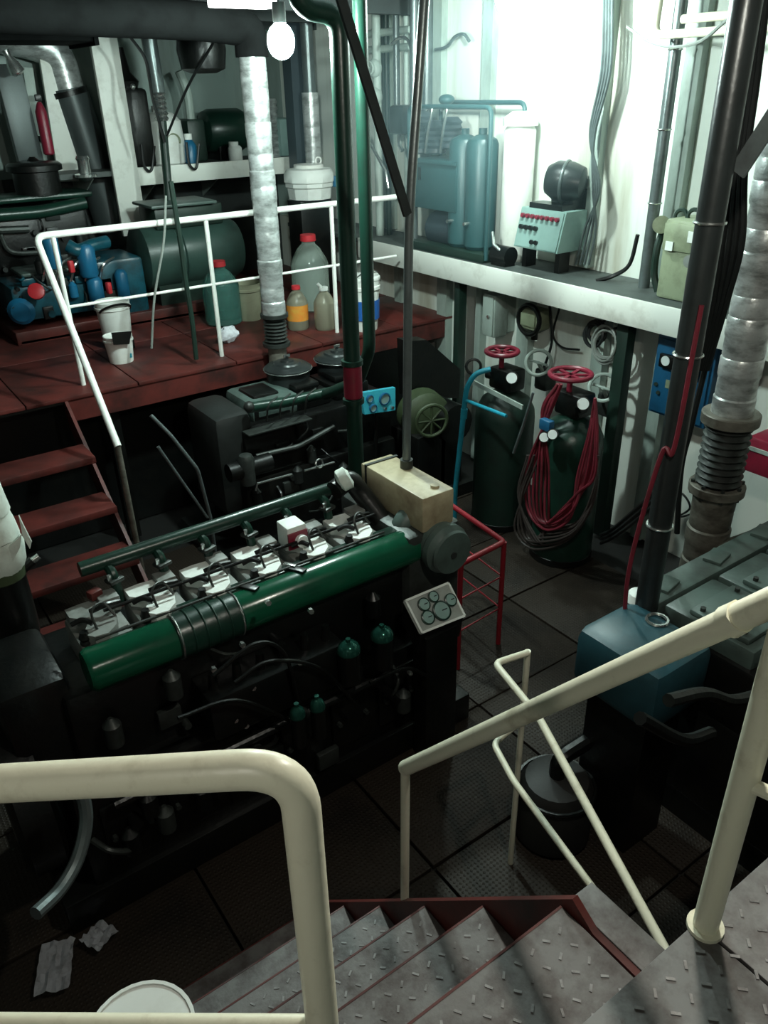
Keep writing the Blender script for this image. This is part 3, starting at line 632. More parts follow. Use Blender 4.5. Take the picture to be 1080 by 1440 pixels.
for px, py in ((922, 540), (925, 552)): part('button', MB().cyl(P(px, py, x=4.075), P(px, py, x=4.09), .012), 'greenpost', t)
# green post at the wall and hose reels
yg = P(868, 600, x=4.12).y
solo('green_upright', MB().span((4.05, yg-.045, 0), (4.13, yg+.045, 1.545), .004), 'greenpost', 'dark green steel upright under the shelf right of the air bottles', 'post')
yg = P(650, 480, x=4.12).y
solo('green_upright', MB().span((4.05, yg-.03, 0), (4.13, yg+.03, 1.545), .004), 'greenpost', 'thin dark green upright under the shelf left of the air bottles', 'post')
cb = MB(); c = P(855, 482, x=4.12)
for k in range(6): cb.torus(c+V((-.01*k, random.uniform(-.02, .02), random.uniform(-.02, .02))), (-1, .1*k-.3, .1), .085+.006*k, .008, 22, 6)
t = thing('wire_coil', 'grey wire coil hanging under the shelf beside the green upright', 'cable', c-V((0, 0, .12))); part('coil', cb, 'cablegrey', t); part('hook', MB().tube([c+V((0, 0, .085)), V((XL, c.y, c.z+.085))], .008, 6), 'iron', t)
cb = MB(); c = P(838, 467, x=4.15)
for k in range(4): cb.torus(c+V((-.012*k, random.uniform(-.02, .02), random.uniform(-.02, .02))), (-1, .15*k-.3, .1), .06+.008*k, .01, 20, 6)
t = thing('wire_coil', 'small black wire coil tucked under the shelf lip', 'cable', c-V((0, 0, .09))); part('coil', cb, 'cable', t); part('hook', MB().tube([c+V((0, 0, .06)), V((XL, c.y, c.z+.06))], .008, 6), 'iron', t)
solo('wall_cable', MB().spline([P(787, 432, x=4.26), P(778, 470, x=4.27), P(790, 488, x=4.26), P(815, 492, x=4.26)], .008, 6), 'cable', 'thin black cable angling over the white bulkhead below the shelf', 'cable')
solo('wall_cable', MB().spline([P(773, 430, x=4.24), P(776, 480, x=4.24), P(764, 520, x=4.2), P(757, 545, x=4.18)], .010, 6), 'cable', 'black cable dropping to the wall valve between the bottles', 'cable')
# red extinguisher box far right
t, a_, b_ = wallbox('red_box', 'dark red steel box on the bulkhead at the right edge', 'box', 1052, 612, 1120, 690, 3.85, .3, 'redvalve', .02)
part('strap', MB().span((3.84, min(a_.y, b_.y)-.01, (a_.z+b_.z)/2+.03), (4.16, max(a_.y, b_.y)+.01, (a_.z+b_.z)/2+.05)), 'frame', t); part('wall_bracket', MB().span((4.1, min(a_.y, b_.y)+.05, b_.z+.05), (XL, max(a_.y, b_.y)-.05, b_.z+.1)), 'frame', t)

# ================================================================== things on the right shelf
# teal compressor
cm = thing('air_compressor', 'tall teal compressor unit with twin cylinders and tube frame on the shelf', 'compressor', (4.2, 4.9, 1.70))
def pY(px, py, x): return P(px, py, x=x)
ya, yb = pY(580, 300, 4.08).y, pY(690, 300, 4.08).y
zt = pY(640, 150, 4.08).z
part('base_tray', MB().span((4.02, yb, 1.70), (4.43, ya, 1.76), .006), 'greenpost', cm)
pA, pB = pY(580, 222, 4.06), pY(640, 300, 4.06)
cab = part('lower_cabinet', MB().span((4.06, pB.y, pB.z), (4.40, pA.y, pA.z), .01), 'teal', cm)
hA = pY(590, 240, 4.05); part('door_slot', MB().box(hA+V((0, 0, -.02)), (.012, .02, .09)), 'black', cab)
part('cabinet_rim', MB().span((4.045, pB.y-.01, pA.z-.03), (4.06, pA.y+.01, pA.z+.0), .003), 'teal', cab)
mA, mB_ = pY(596, 305, 4.08), pY(640, 352, 4.08)
part('motor', MB().cyl((4.22, mA.y, (mA.z+1.76)/2), (4.22, mB_.y, (mA.z+1.76)/2), .13), 'bluecol', cm)
for px in (652, 676):
    c = pY(px, 280, 4.18); zz = pY(px, 192, 4.18).z
    cy_ = part('pressure_vessel', MB().lathe([(.09, 0), (.115, .03), (.115, zz-1.80), (.10, zz-1.77), (.05, zz-1.745), (.03, zz-1.74), (.03, zz-1.70)], (4.18, c.y, 1.755), n=24), 'teal', cm)
    part('vessel_fitting', MB().cyl((4.10, c.y, 1.95), (4.02, c.y, 1.95), .014), 'steel', cy_)
for px, h0_, h1_ in ((592, 212, 150), (612, 212, 165), (634, 205, 160)):
    c = pY(px, h0_, 4.2); zz = pY(px, h1_, 4.2).z
    part('cylinder', MB().lathe([(.07, 0), (.085, .01)] + [(.085-.012*(k % 2), .02+.02*k) for k in range(int((zz-c.z)/.02)-1)] + [(.05, zz-c.z)], (4.2, c.y, c.z-.02), n=18), 'bluecol', cm)
part('tube_frame', MB().tube([(4.05, ya, 1.72), (4.05, ya, zt), (4.05, yb, zt), (4.05, yb, 1.72)], .016, 10, .06), 'teal', cm)
part('tube_frame', MB().tube([(4.36, ya, 1.72), (4.36, ya, zt+.02), (4.36, yb, zt+.02), (4.36, yb, 1.72)], .016, 10, .06), 'teal', cm)
for px in (600, 621): part('copper_pipe', MB().spline([pY(px, 155, 4.08), pY(px+8, 150, 4.05), pY(px+2, 185, 4.04), pY(px-2, 215, 4.06)], .010, 8), 'steel', cm)
part('dome', MB().sphere(pY(628, 140, 4.2), .06, (1, 1, .6)), 'teal', cm)
# white canister behind
c = pY(728, 250, 4.3)
cn = thing('white_canister', 'pale upright filter canister on the shelf right of the teal compressor', 'canister', (4.3, c.y, 1.70))
zz = pY(715, 165, 4.3).z
part('body', MB().lathe([(.10, 0), (.11, .02), (.11, zz-1.78), (.09, zz-1.75)], (4.3, c.y, 1.70), n=22), 'fascia', cn); part('cap', MB().lathe([(.12, zz-1.75), (.12, zz-1.70), (.06, zz-1.66)], (4.3, c.y, 1.70), n=22), 'fascia', cn)
# small pump beside
c = pY(708, 352, 4.1)
sp = thing('shelf_pump', 'small dark pump with a bright lever on the shelf beside the switch box', 'pump', (c.x, c.y, 1.70))
part('body', MB().cyl((c.x, c.y+.08, 1.77), (c.x, c.y-.08, 1.77), .065), 'black', sp); part('foot', MB().span((c.x-.05, c.y-.07, 1.70), (c.x+.05, c.y+.07, 1.73)), 'black', sp)
part('lever', MB().tube([(c.x-.03, c.y+.09, 1.92), (c.x-.05, c.y+.05, 1.84), (c.x-.04, c.y-.02, 1.80)], .012, 8), 'steel', sp)
# switch box
x_ = 4.12
f0, f1, f2, f3 = P(735, 292, x=x_+.05), P(793, 298, x=x_+.05), P(786, 355, x=x_), P(720, 348, x=x_)
sb = thing('switch_box', 'mint green switch box with a row of red lamps on the wall shelf', 'switch box', (x_+.1, (f0.y+f1.y)/2, 1.70))
ztop = (f0.z+f1.z)/2; zbot = (f2.z+f3.z)/2; ya, yb = (f0.y+f3.y)/2, (f1.y+f2.y)/2
part('case', MB().prism([(x_, ya, zbot), (x_+.06, ya, ztop), (x_+.26, ya, ztop), (x_+.26, ya, zbot)], (0, yb-ya, 0)), 'mint', sb)
ax = V((ztop-zbot, 0, -.06)).normalized(); ax = V((-ax.x, 0, -ax.z))
def sbp(u, v): return V((x_+.06*v, ya+(yb-ya)*u, zbot+(ztop-zbot)*v))
part('lid', MB().prism([sbp(.03, .03), sbp(.97, .03), sbp(.97, .97), sbp(.03, .97)], V((-.008, 0, .002))), 'mint', sb)
for k in range(8): part('indicator_lamp', MB().cyl(sbp(.10+.11*k, .80)+V((-.006, 0, 0)), sbp(.10+.11*k, .80)+V((-.028, 0, .005)), .017, .014, 12), 'redvalve', sb)
for k in range(4): part('rotary_switch', MB().cyl(sbp(.12+.11*k, .52)+V((-.006, 0, 0)), sbp(.12+.11*k, .52)+V((-.03, 0, .005)), .016, None, 10), 'black', sb)
for k in range(2): part('push_button', MB().cyl(sbp(.42+.1*k, .18)+V((-.006, 0, 0)), sbp(.42+.1*k, .18)+V((-.024, 0, .004)), .015, None, 12), 'black', sb)
part('top_rail', MB().span((x_+.07, yb+.05, ztop), (x_+.2, ya-.06, ztop+.035)), 'black', sb)
for yy in (ya-.05, yb+.05): part('leg', MB().span((x_+.06, yy-.02, 1.70), (x_+.16, yy+.02, zbot)), 'black', sb)
# dark motor / bundle above the switch box
c = P(795, 255, x=4.3)
mo = thing('wall_horn', 'round dark motor mounted on the bulkhead above the switch box', 'motor', (4.3, c.y, c.z-.1))
part('body', MB().lathe([(.04, -.14), (.10, -.12), (.125, -.04), (.125, .06), (.09, .12), (.03, .14)], c, (-.5, 1, .1), 22), 'conduit', mo)
part('band', MB().torus(c, (-.5, 1, .1), .126, .012, 22, 8), 'conduitgrey', mo); part('mount', MB().span((c.x, c.y-.08, c.z-.30), (XW, c.y+.12, c.z-.05), .01), 'conduit', mo)
# khaki starter
a_, b_ = P(925, 305, x=4.12), P(985, 412, x=4.12)
ks = thing('khaki_starter', 'khaki green motor starter with a round knob on the shelf behind the dark conduit', 'motor starter', (4.2, (a_.y+b_.y)/2, 1.70))
ztop = P(960, 310, x=4.12).z
yl, yr = P(926, 380, x=4.12).y, P(1000, 380, x=4.12).y
part('case', MB().span((4.12, yr, 1.70), (4.40, yl, ztop), .02), 'khaki', ks)
part('upper_cover', MB().span((4.105, yr+.01, 1.98), (4.12, yl-.01, ztop-.02), .006), 'khaki', ks)
c = P(968, 368, x=4.09); part('knob', MB().cyl(c, c+V((.03, 0, 0)), .035), 'midgrey', ks); part('name_plate', MB().box(P(941, 346, x=4.1), (.008, .05, .05)), 'lightgrey', ks); part('name_plate', MB().box(P(974, 334, x=4.1), (.008, .06, .06)), 'lightgrey', ks)
part('side_tube', MB().spline([P(932, 325, x=4.2), P(924, 350, x=4.15), P(920, 385, x=4.15), P(925, 410, x=4.15)], .022, 8), 'greenpost', ks)
part('side_drum', MB().cyl(P(930, 316, x=4.14), P(930, 316, x=4.3), .05), 'khaki', ks)
for px in (958, 976): part('top_handle', MB().torus(P(px, 305, x=4.22), (1, 0, 0), .04, .012, 14, 6), 'greenpost', ks)
# conduits on the right bulkhead
def pipe(name, lab, pts, r, mat, cat='pipe', fil=.06, n=14, clips=None, clipmat='steel', group=None):
    t = thing(name, lab, cat, pts[-1] if pts[-1].z < pts[0].z else pts[0], group)
    part('pipe', MB().tube(pts, r, n, fil), mat, t)
    for q in clips or []:
        ci = MB().torus(q, (0, 0, 1), r+.003, .005, 18, 6); part('clip', ci, clipmat, t)
    return t
def vert(px0, py0, px1, py1, **k):
    """a vertical run through two photo pixels: foot at the second one"""
    b_ = P(px1, py1, **k); key = list(k)[0]
    a_ = P(px0, py0, x=b_.x) if key == 'x' else P(px0, py0, y=b_.y)
    return a_, b_
a_, b_ = P(968, -30, x=4.28), P(898, 425, x=4.28)
pipe('cable_conduit', 'straight grey conduit pipe down the bright bulkhead beside the khaki starter', [V((4.28, (a_.y+b_.y)/2, ZC)), V((4.28, (a_.y+b_.y)/2, 1.70))], .036, 'conduitgrey', clips=[V((4.28, (a_.y+b_.y)/2, z_)) for z_ in (2.2, 2.6, 3.0)])
DX, DY = 2.38, 1.56
zb = P(905, 895, x=DX).z
dk = pipe('cable_duct', 'thick dark vertical pipe falling to the right-hand engine tank', [V((DX, DY, ZC)), V((DX, DY, zb))], .045, 'conduit', clips=[V((DX, DY, z_)) for z_ in (2.45, 2.02, 1.35)])
part('foot_ring', MB().torus((DX, DY, zb+.02), (0, 0, 1), .05, .008, 20, 8), 'steel', dk)
solo('red_cable', MB().spline([V((DX-.03, DY-.04, 2.2)), V((DX-.05, DY-.04, 1.7)), P(930, 640, x=DX-.06), P(885, 800, x=DX-.1), P(876, 920, x=DX-.12)], .009, 7), 'redhose', 'thin dark red cable strung beside the thick dark pipe', 'cable')
for k in range(5):
    o = k*6
    solo('hanging_cable', MB().spline([P(1056+o, -10, x=2.9), P(1040+o, 120, x=2.95), P(1024+o, 240, x=2.95), P(1008+o*1.5, 340, x=2.95), P(1000+o, 420, x=3.0), P(985+o*.4, 520, x=3.1)], .012, 7), 'cable', ('leftmost', 'second', 'middle', 'fourth', 'rightmost')[k]+' black cable of the five hanging behind the thick dark pipe', 'cable', 'black cables behind the thick dark pipe')
solo('hanging_cable', MB().spline([P(996, 500, x=3.2), P(972, 600, x=3.2), P(958, 660, x=3.2), P(952, 750, x=3.2)], .014, 7), 'cable', 'black cable below the blue cabinet running to the floor', 'cable')
solo('looped_wire', MB().spline([P(940, 690, x=3.6), P(960, 695, x=3.6), P(970, 715, x=3.6), P(950, 728, x=3.6), P(985, 715, x=3.6), P(975, 680, x=3.6), P(985, 660, x=3.6)], .006, 6), 'cable', 'thin looped black wire by the lagged exhaust pipe', 'cable')
for k in range(3): solo('slack_cable', MB().spline([P(925, 690+8*k, x=2.6), P(890, 720+8*k, x=3.1), P(860, 745+6*k, x=3.6), P(845, 752+6*k, x=3.9)], .011, 7), 'cable', ('uppermost', 'middle', 'lowest')[k]+' of three slack black cables crossing low to the thick dark pipe', 'cable', 'slack cables near the floor by the bulkhead')
solo('angle_brace', MB().bar(P(1040, 238, x=2.43)+(P(1120, 115, x=2.43)-P(1040, 238, x=2.43))*1.9, P(1037, 243, x=2.43), .055, .012, (1, 0, 0)), 'conduitgrey', 'grey flat steel brace slanting to the thick dark pipe', 'brace')
# cable runs down the bright bulkhead
for k in range(4):
    solo('bulkhead_cable', MB().spline([P(862-k*4, -10, x=4.31), P(858-k*4, 100, x=4.31), P(836-k*2, 190, x=4.31), P(834+k*3, 265, x=4.30), P(838-k*5, 320, x=4.34), P(828-k*6, 372, x=4.32)], .010, 6), 'conduitgrey', ('rightmost', 'second from right', 'second from left', 'leftmost')[k]+' grey cable of the bundle down the bulkhead right of the switch box', 'cable', 'grey cables down the bright bulkhead')
solo('bulkhead_cable', MB().spline([P(897, 330, x=4.3), P(885, 372, x=4.3), P(862, 388, x=4.28), P(838, 395, x=4.2)], .014, 6), 'cable', 'black cable curving along the back of the wall shelf', 'cable')
solo('slack_wire', MB().spline([P(882, 38, x=4.2), P(912, 58, x=4.1), P(945, 66, x=4.0), P(985, 58, x=3.8), P(1020, 30, x=3.6), P(1050, 12, x=3.4)], .008, 6), 'cablegrey', 'thin grey wire sagging across the top of the bright bulkhead', 'cable')
# horizontal pipes top right
for k, (q0, q1, lb) in enumerate((((960, 27), (1110, 30), 'upper of two cream pipes crossing the bulkhead at top right'), ((920, 50), (1110, 53), 'lower of two cream pipes crossing the bulkhead at top right'))):
    a_, b_ = P(*q0, x=4.2), P(*q1, x=4.2)
    pipe('bulkhead_pipe', lb, [V((4.22, a_.y, ZC)), V((4.2, a_.y, a_.z)), V((4.2, b_.y-.4, a_.z))] if k else [V((4.2, a_.y, a_.z)), V((4.2, b_.y-.4, a_.z))], .022, 'rail')
# small items on wall pipes by the corner
def vp(px, py, x, r, z0, z1, lab, mat='conduitgrey', valves=()):
    q = P(px, py, x=x); t = pipe('riser_pipe', lab, [V((x, q.y, z1)), V((x, q.y, z0))], r, mat, group='riser pipes by the corner')
    for z_ in valves:
        v_ = part('valve', MB().sphere((x-.02, q.y, z_), r*1.7, (1, 1, 1.2), 12, 8), 'frame', t)
        part('valve_wheel', MB().torus((x-.1, q.y-.03, z_), (-1, -.3, 0), .045, .009, 16, 6), 'frame', v_); part('valve_stem', MB().tube([(x, q.y, z_), (x-.1, q.y-.03, z_)], .010, 6), 'frame', v_)
vp(532, 200, 4.2, .035, 1.70, ZC, 'grey riser pipe with two small valves by the far corner', 'frame', (2.78, 2.98))
vp(558, 130, 4.2, .026, 2.55, ZC, 'short thin riser pipe ending at the black meter box')
vp(546, 240, 4.28, .022, 1.70, ZC, 'thin dark riser pipe just right of the valved riser', 'greenpost')
vp(582, 100, 4.1, .030, 1.70, ZC, 'pale riser pipe immediately left of the teal compressor')
vp(600, 80, 4.36, .05, 2.2, ZC, 'thick pale riser pipe above the teal compressor')
vp(572, 240, 4.3, .02, 1.70, ZC, 'slender riser pipe left of the teal compressor by the shelf', 'frame')
t, a_, b_ = wallbox('meter_box', 'black meter box on the riser pipes near the far corner', 'meter', 545, 148, 566, 190, 4.12, .2, 'conduit', .03)
part('drain_cock', MB().tube([P(561, 190, x=4.14), P(562, 205, x=4.12), P(566, 212, x=4.12)], .018, 8), 'steel', t)
solo('bent_copper_pipe', MB().tube([P(551, 62, x=4.1), P(560, 53, x=4.1), P(572, 53, x=4.1), P(578, 66, x=4.1), P(578, 190, x=4.1)], .012, 8, .05), 'steel', 'thin bright pipe bent over at its top beside the riser pipes', 'pipe')
a_, b_ = P(505, 175, x=4.1), P(542, 240, x=4.1); solo('bright_brace', MB().tube([a_, b_, P(546, 265, x=4.1)], .013, 8), 'steel', 'slanting bright pipe behind the dark brace near the corner', 'pipe')
solo('wall_hook_cable', MB().spline([P(612, 70, x=4.36), P(628, 66, x=4.36), P(640, 52, x=4.36), P(652, 48, x=4.36), P(660, 58, x=4.36)], .012, 6), 'conduitgrey', 'short grey cable curving on the white bulkhead above the compressor', 'cable')

# ================================================================== right lagged exhaust pipe with bellows
RX, RYp = 3.4, 1.945
lp = thing('lagged_exhaust_pipe', 'silver foil lagged exhaust pipe with dark bellows at the right edge', 'exhaust pipe', (RX, RYp, .5))
def zat(py, px): return P(px, py, x=RX).z
zA, zB, zC_, zD = zat(585, 1038), zat(615, 1030), zat(680, 1012), zat(800, 985)
def lag(z0, z1, r, n=14):
    pr = []; k = max(3, int((z1-z0)/.09))
    for i in range(k):
        za = z0+(z1-z0)*i/k; zb_ = z0+(z1-z0)*(i+1)/k; rr = r*random.uniform(.96, 1.04)
        pr += [(rr*.975, za), (rr, za+.008), (rr*random.uniform(.98, 1.02), zb_-.008)]
    return pr
part('foil_lagging', MB().lathe(lag(zA, ZC, .095), (RX, RYp, 0), n=26), 'silver', lp)
part('flange', MB().lathe([(.13, zA-.045), (.135, zA-.04), (.135, zA+.005), (.13, zA+.01)], (RX, RYp, 0), n=26), 'oldlag', lp)
be = [(.10, zC_)]
nb = 9
for i in range(nb):
    za = zC_+(zA-.05-zC_)*i/nb; zb_ = zC_+(zA-.05-zC_)*(i+1)/nb; be += [(.092, za), (.112, (za+zb_)/2), (.092, zb_)]
part('bellows', MB().lathe(be, (RX, RYp, 0), n=26), 'iron', lp)
part('flange', MB().lathe([(.13, zC_-.05), (.135, zC_-.045), (.135, zC_-.005), (.13, zC_)], (RX, RYp, 0), n=26), 'oldlag', lp)
for k in range(8):
    a_ = k*math.pi/4; part('flange_bolt', MB().cyl((RX+.118*math.cos(a_), RYp+.118*math.sin(a_), zC_-.06), (RX+.118*math.cos(a_), RYp+.118*math.sin(a_), zC_+.015), .011, None, 6), 'iron', lp)
part('lower_lagging', MB().lathe(lag(.55, zC_-.05, .105), (RX, RYp, 0), n=26), 'oldlag', lp)
# ================================================================== right-hand engine
E3 = thing('starboard_engine', 'grey-green engine with bolted flat covers at the right edge', 'engine', (2.9, 1.25, 0))
part('engine_bed', MB().span((2.42, .75, 0), (4.1, 1.72, .14)), 'black', E3)
part('crankcase', MB().span((2.42, .85, .12), (4.1, 1.70, .62), .03), 'black', E3)
part('cylinder_block', MB().span((2.42, .95, .60), (4.1, 1.62, .90), .02), 'black', E3)
for i in range(4):
    x = 2.44+.36*i
    hd = part('cylinder_head', MB().span((x, 1.12, .88), (x+.33, 1.52, .98), .015), 'greygreen', E3)
    part('flat_cover', MB().span((x+.02, 1.16, .98), (x+.31, 1.42, 1.005), .008), 'greygreen', hd)
    part('lifting_eye', MB().box((x+.1, 1.26, 1.03), (.04, .04, .06), .4, .008), 'black', hd)
    for dx, dy in ((.05, 1.2), (.28, 1.2), (.05, 1.38), (.28, 1.38)): part('cover_bolt', MB().cyl((x+dx, dy, 1.0), (x+dx, dy, 1.02), .012, None, 6), 'iron', hd)
part('side_manifold', MB().span((2.40, 1.53, .86), (3.95, 1.66, .985), .012), 'greygreen', E3)
for i in range(4): part('manifold_flange', MB().box((2.55+.36*i, 1.60, .99), (.12, .08, .02), .2, .005), 'greygreen', E3)
part('elbow_valve', MB().lathe([(.05, 0), (.06, .02), (.045, .05), (.02, .06)], P(898, 848, z=.93), n=18), 'lightgrey', E3)
part('exhaust_outlet', MB().tube([(RX, 1.60, .90), (RX, 1.80, .72), (RX, RYp, .60)], .085, 16, .1), 'oldlag', E3)
for pts in ([(940, 985), (990, 975), (1030, 985), (1075, 975)], [(900, 1010), (960, 1040), (1000, 1030)]): part('side_pipe', MB().spline([P(a_, b_, y=.86) for a_, b_ in pts], .018, 8), 'black', E3)
part('lower_cover', MB().span((2.5, .80, .2), (3.0, .86, .55), .02), 'black', E3)
fittings(E3, 2.5, 3.9, .2, .6, .85, 12, ('black', 'darkiron'), 8)
fittings(E3, 2.5, 3.8, .65, .88, .95, 8, ('black', 'darkiron'), 9)
# blue tank
q0, q1, q2, q3 = P(830, 890, z=1.0), P(872, 868, z=1.0), P(935, 905, z=1.0), P(880, 940, z=1.0)
bt = thing('blue_fuel_tank', 'rounded blue tank at the near end of the right-hand engine', 'tank', (2.15, 1.45, 0))
part('shell', MB().span((2.02, 1.22, .72), (2.36, 1.62, 1.0), .05), 'tankblue', bt)
part('support', MB().span((2.08, 1.28, .0), (2.30, 1.56, .74)), 'black', bt)
part('filler_ring', MB().torus((2.30, 1.45, 1.003), (0, 0, 1), .04, .007, 20, 6), 'steel', bt)
part('side_flap', MB().prism([P(930, 945, z=.95), P(975, 925, z=.97), P(965, 955, z=.9), P(935, 965, z=.9)], (0, .02, -.02)), 'tankblue', bt)
# pump casings in the dark below right
c = P(760, 1100, z=.35)
dp = thing('cooling_pump', 'dark round pump casing on the floor behind the white guard loop', 'pump', (c.x, c.y, 0))
part('casing', MB().lathe([(.14, 0), (.16, .02), (.16, .26), (.13, .31), (.05, .33)], (c.x+.1, c.y, 0), n=24), 'floorbed', dp); part('rim', MB().torus((c.x+.1, c.y, .27), (0, 0, 1), .16, .01, 24, 6), 'black', dp); part('outlet', MB().tube([(c.x+.1, c.y, .3), (c.x+.1, c.y, .42), (c.x+.3, c.y, .42)], .035, 10, .05), 'black', dp)

# ================================================================== vertical pipes in the middle
a_, b_ = P(482, 60, y=3.4), P(497, 650, y=3.4)
GX = (a_.x+b_.x)/2
gpp = thing('green_riser', 'thick dark green vertical pipe with a red sleeve behind the main engine', 'pipe', (GX, 3.4, .6))
zt_ = P(478, 30, y=3.4).z
part('pipe', MB().tube([V((GX-.22, 3.4, ZC)), V((GX-.2, 3.4, zt_+.04)), V((GX, 3.4, zt_+.03)), V((GX, 3.4, .55))], .043, 18, .1), 'darkgreen', gpp)
za, zb = P(492, 560, y=3.4).z, P(490, 515, y=3.4).z
part('red_sleeve', MB().lathe([(.045, za), (.05, za+.005), (.05, zb-.005), (.045, zb)], (GX, 3.4, 0), n=20), 'redvalve', gpp)
part('flange', MB().cyl((GX, 3.4, za-.03), (GX, 3.4, za-.005), .058), 'darkgreen', gpp); part('flange', MB().cyl((GX, 3.4, zb+.005), (GX, 3.4, zb+.03), .058), 'darkgreen', gpp)
part('foot_elbow', MB().tube([V((GX, 3.4, .58)), V((GX, 3.4, .4)), V((GX, 3.0, .4))], .043, 14, .1), 'darkgreen', gpp)
q = P(514, 300, y=3.7); zl = P(520, 492, y=3.7).z
pipe('green_riser', 'second dark green vertical pipe just right of the red-sleeved one', [V((q.x, 3.7, ZC)), V((q.x, 3.7, zl)), V((q.x+.05, 3.9, zl-.25)), V((q.x+.05, 4.3, zl-.45))], .036, 'darkgreen')
# pole on header tank and slanting brace
p0, p1 = V((1.995, 2.66, 1.32)), P(575, 300, y=2.66); p2 = P(598, -20, y=2.66)
pipe('vent_pole', 'slim dark pipe rising from the beige header tank to the deckhead', [p0, p1, p2], .019, 'conduitgrey', fil=.2)
solo('slanting_brace', MB().bar(P(474, -20, y=2.62), P(573, 302, y=2.62), .036, .014, (0, 1, 0)), 'conduit', 'dark flat bar slanting across the top centre to the slim pipe', 'brace')
# silver exhaust of the second engine
SY = 4.98
a_, b_ = P(348, 85, y=SY), P(388, 440, y=SY); EX = (a_.x*.3+b_.x*.7)
ep = thing('silver_exhaust_pipe', 'pale silver lagged exhaust pipe rising in front of the platform railing', 'exhaust pipe', (EX, SY, 1.1))
zb0 = P(392, 440, y=SY).z; zb1 = P(396, 490, y=SY).z; ztp = P(345, 75, y=SY).z
part('foil_lagging', MB().lathe(lag(zb0, ztp, .082), (EX, SY, 0), n=22), 'silver', ep)
be = []
for i in range(7):
    u = zb1+.06+(zb0-zb1-.08)*i/7; v_ = zb1+.06+(zb0-zb1-.08)*(i+1)/7; be += [(.066, u), (.084, (u+v_)/2), (.066, v_)]
part('bellows', MB().lathe(be, (EX, SY, 0), n=22), 'iron', ep)
for z_ in (zb0-.02, zb1+.03): part('flange', MB().cyl((EX, SY, z_), (EX, SY, z_+.025), .098), 'iron', ep)
part('lower_pipe', MB().cyl((EX, SY, 1.06), (EX, SY, zb1+.04), .066), 'oldlag', ep)
part('dark_elbow', MB().tube([V((EX, SY, ztp-.02)), V((EX, SY, ztp+.13)), V((EX-.3, SY, ztp+.16)), V((EX-2.2, SY, ztp+.2))], .10, 18, .12), 'darklag', ep)

# ================================================================== left stairs, platform railing
s2 = thing('platform_stairs', 'short red steel stairs up to the platform at the left', 'stairs', (.65, 4.6, 0))
for i, (z_, y_) in enumerate(((.92, 4.84), (.69, 4.58), (.46, 4.32), (.23, 4.06))):
    part('tread', MB().span((.16, y_-.25, z_-.045), (1.10, y_, z_), .006), 'red', s2)
for sx in (.14, 1.10): part('stringer', MB().prism([(sx, PY+.02, 1.14), (sx, PY+.02, .95), (sx, 3.98, 0), (sx, 3.78, 0), (sx, 3.78, .1)], (.02, 0, 0)), 'red', s2)
RYY = 5.26; RZZ = 2.10
pr = thing('platform_railing', 'white pipe railing along the red platform edge', 'railing', (2.3, RYY, PZ))
k0 = P(60, 328, y=RYY); k0.z = RZZ
k1 = P(556, 277, y=RYY); xl = 1.18
low = P(166, 628, x=xl); ft = P(192, 762, x=xl)
part('top_rail', MB().tube([low, V((xl, RYY, RZZ)), V((k1.x, RYY, RZZ))], .021, 14, .06), 'railwhite', pr)
part('lower_post', MB().tube([low + (low-V((xl, RYY, RZZ))).normalized()*-.01, ft, V((xl, ft.y, 0))], .018, 12, .04), 'oldlag', pr)
x2 = P(88, 362, y=RYY+.02).x
for x, y in ((P(312, 500, y=RYY).x, RYY), (P(474, 465, y=RYY).x, RYY), (xl+.1, RYY)): part('post', MB().tube([V((x, y, PZ)), V((x, y, RZZ))], .016, 12), 'railwhite', pr)
mz = P(300, 400, y=RYY).z
part('mid_rail', MB().tube([V((xl+.1, RYY, mz)), V((k1.x, RYY, mz))], .010, 10), 'railwhite', pr)

# ================================================================== blue generator set on the platform
GY = 6.55
gs = thing('generator_set', 'blue diesel generator with a green alternator on the red platform', 'generator', (2.1, GY+.2, PZ))
def boxY(px0, py0, px1, py1, y, dy, bev=.01):
    a_, b_ = P(px0, py0, y=y), P(px1, py1, y=y); return MB().span((a_.x, y, a_.z), (b_.x, y+dy, b_.z), bev)
part('bed_frame', boxY(30, 488, 345, 425, GY-.05, .6), 'red', gs)
bb = bpy.data.objects[gs.children[-1].name] if gs.children else None
part('skid', MB().span((P(20, 470, y=GY).x, GY-.05, PZ), (P(340, 430, y=GY).x, GY+.6, PZ+.10), .01), 'red', gs)
part('engine_block', boxY(25, 455, 160, 385, GY, .5, .03), 'blue', gs)
part('oil_pan', boxY(35, 475, 170, 450, GY-.02, .4, .02), 'blue', gs)
part('flywheel_housing', boxY(150, 460, 200, 360, GY, .5, .03), 'blue', gs)
part('rocker_cover', boxY(30, 392, 130, 372, GY+.05, .35, .02), 'greygreen', gs)
for px, py, r, mt_ in ((122, 365, .07, 'bluebright'), (72, 352, .06, 'bluebright'), (135, 410, .06, 'bluebright'), (172, 400, .05, 'bluebright')):
    c = P(px, py, y=GY-.08); part('filter_canister', MB().lathe([(r*.8, -.13), (r, -.11), (r, .08), (r*.7, .11), (.02, .12)], c, n=18), mt_, gs)
c = P(30, 438, y=GY-.06); part('pulley_cover', MB().lathe([(.09, -.03), (.10, .0), (.07, .03), (.02, .035)], c, (-.4, -1, 0), 22), 'bluebright', gs)
c = P(52, 411, y=GY-.12); part('red_filler_cap', MB().lathe([(.05, 0), (.06, .01), (.06, .04), (.03, .05)], c, (-.3, -.8, .4), 14), 'redcap', gs)
for px, py in ((153, 405), (100, 375)): part('red_tap', MB().box(P(px, py, y=GY-.1), (.04, .04, .09), .3, .01), 'redcap', gs)
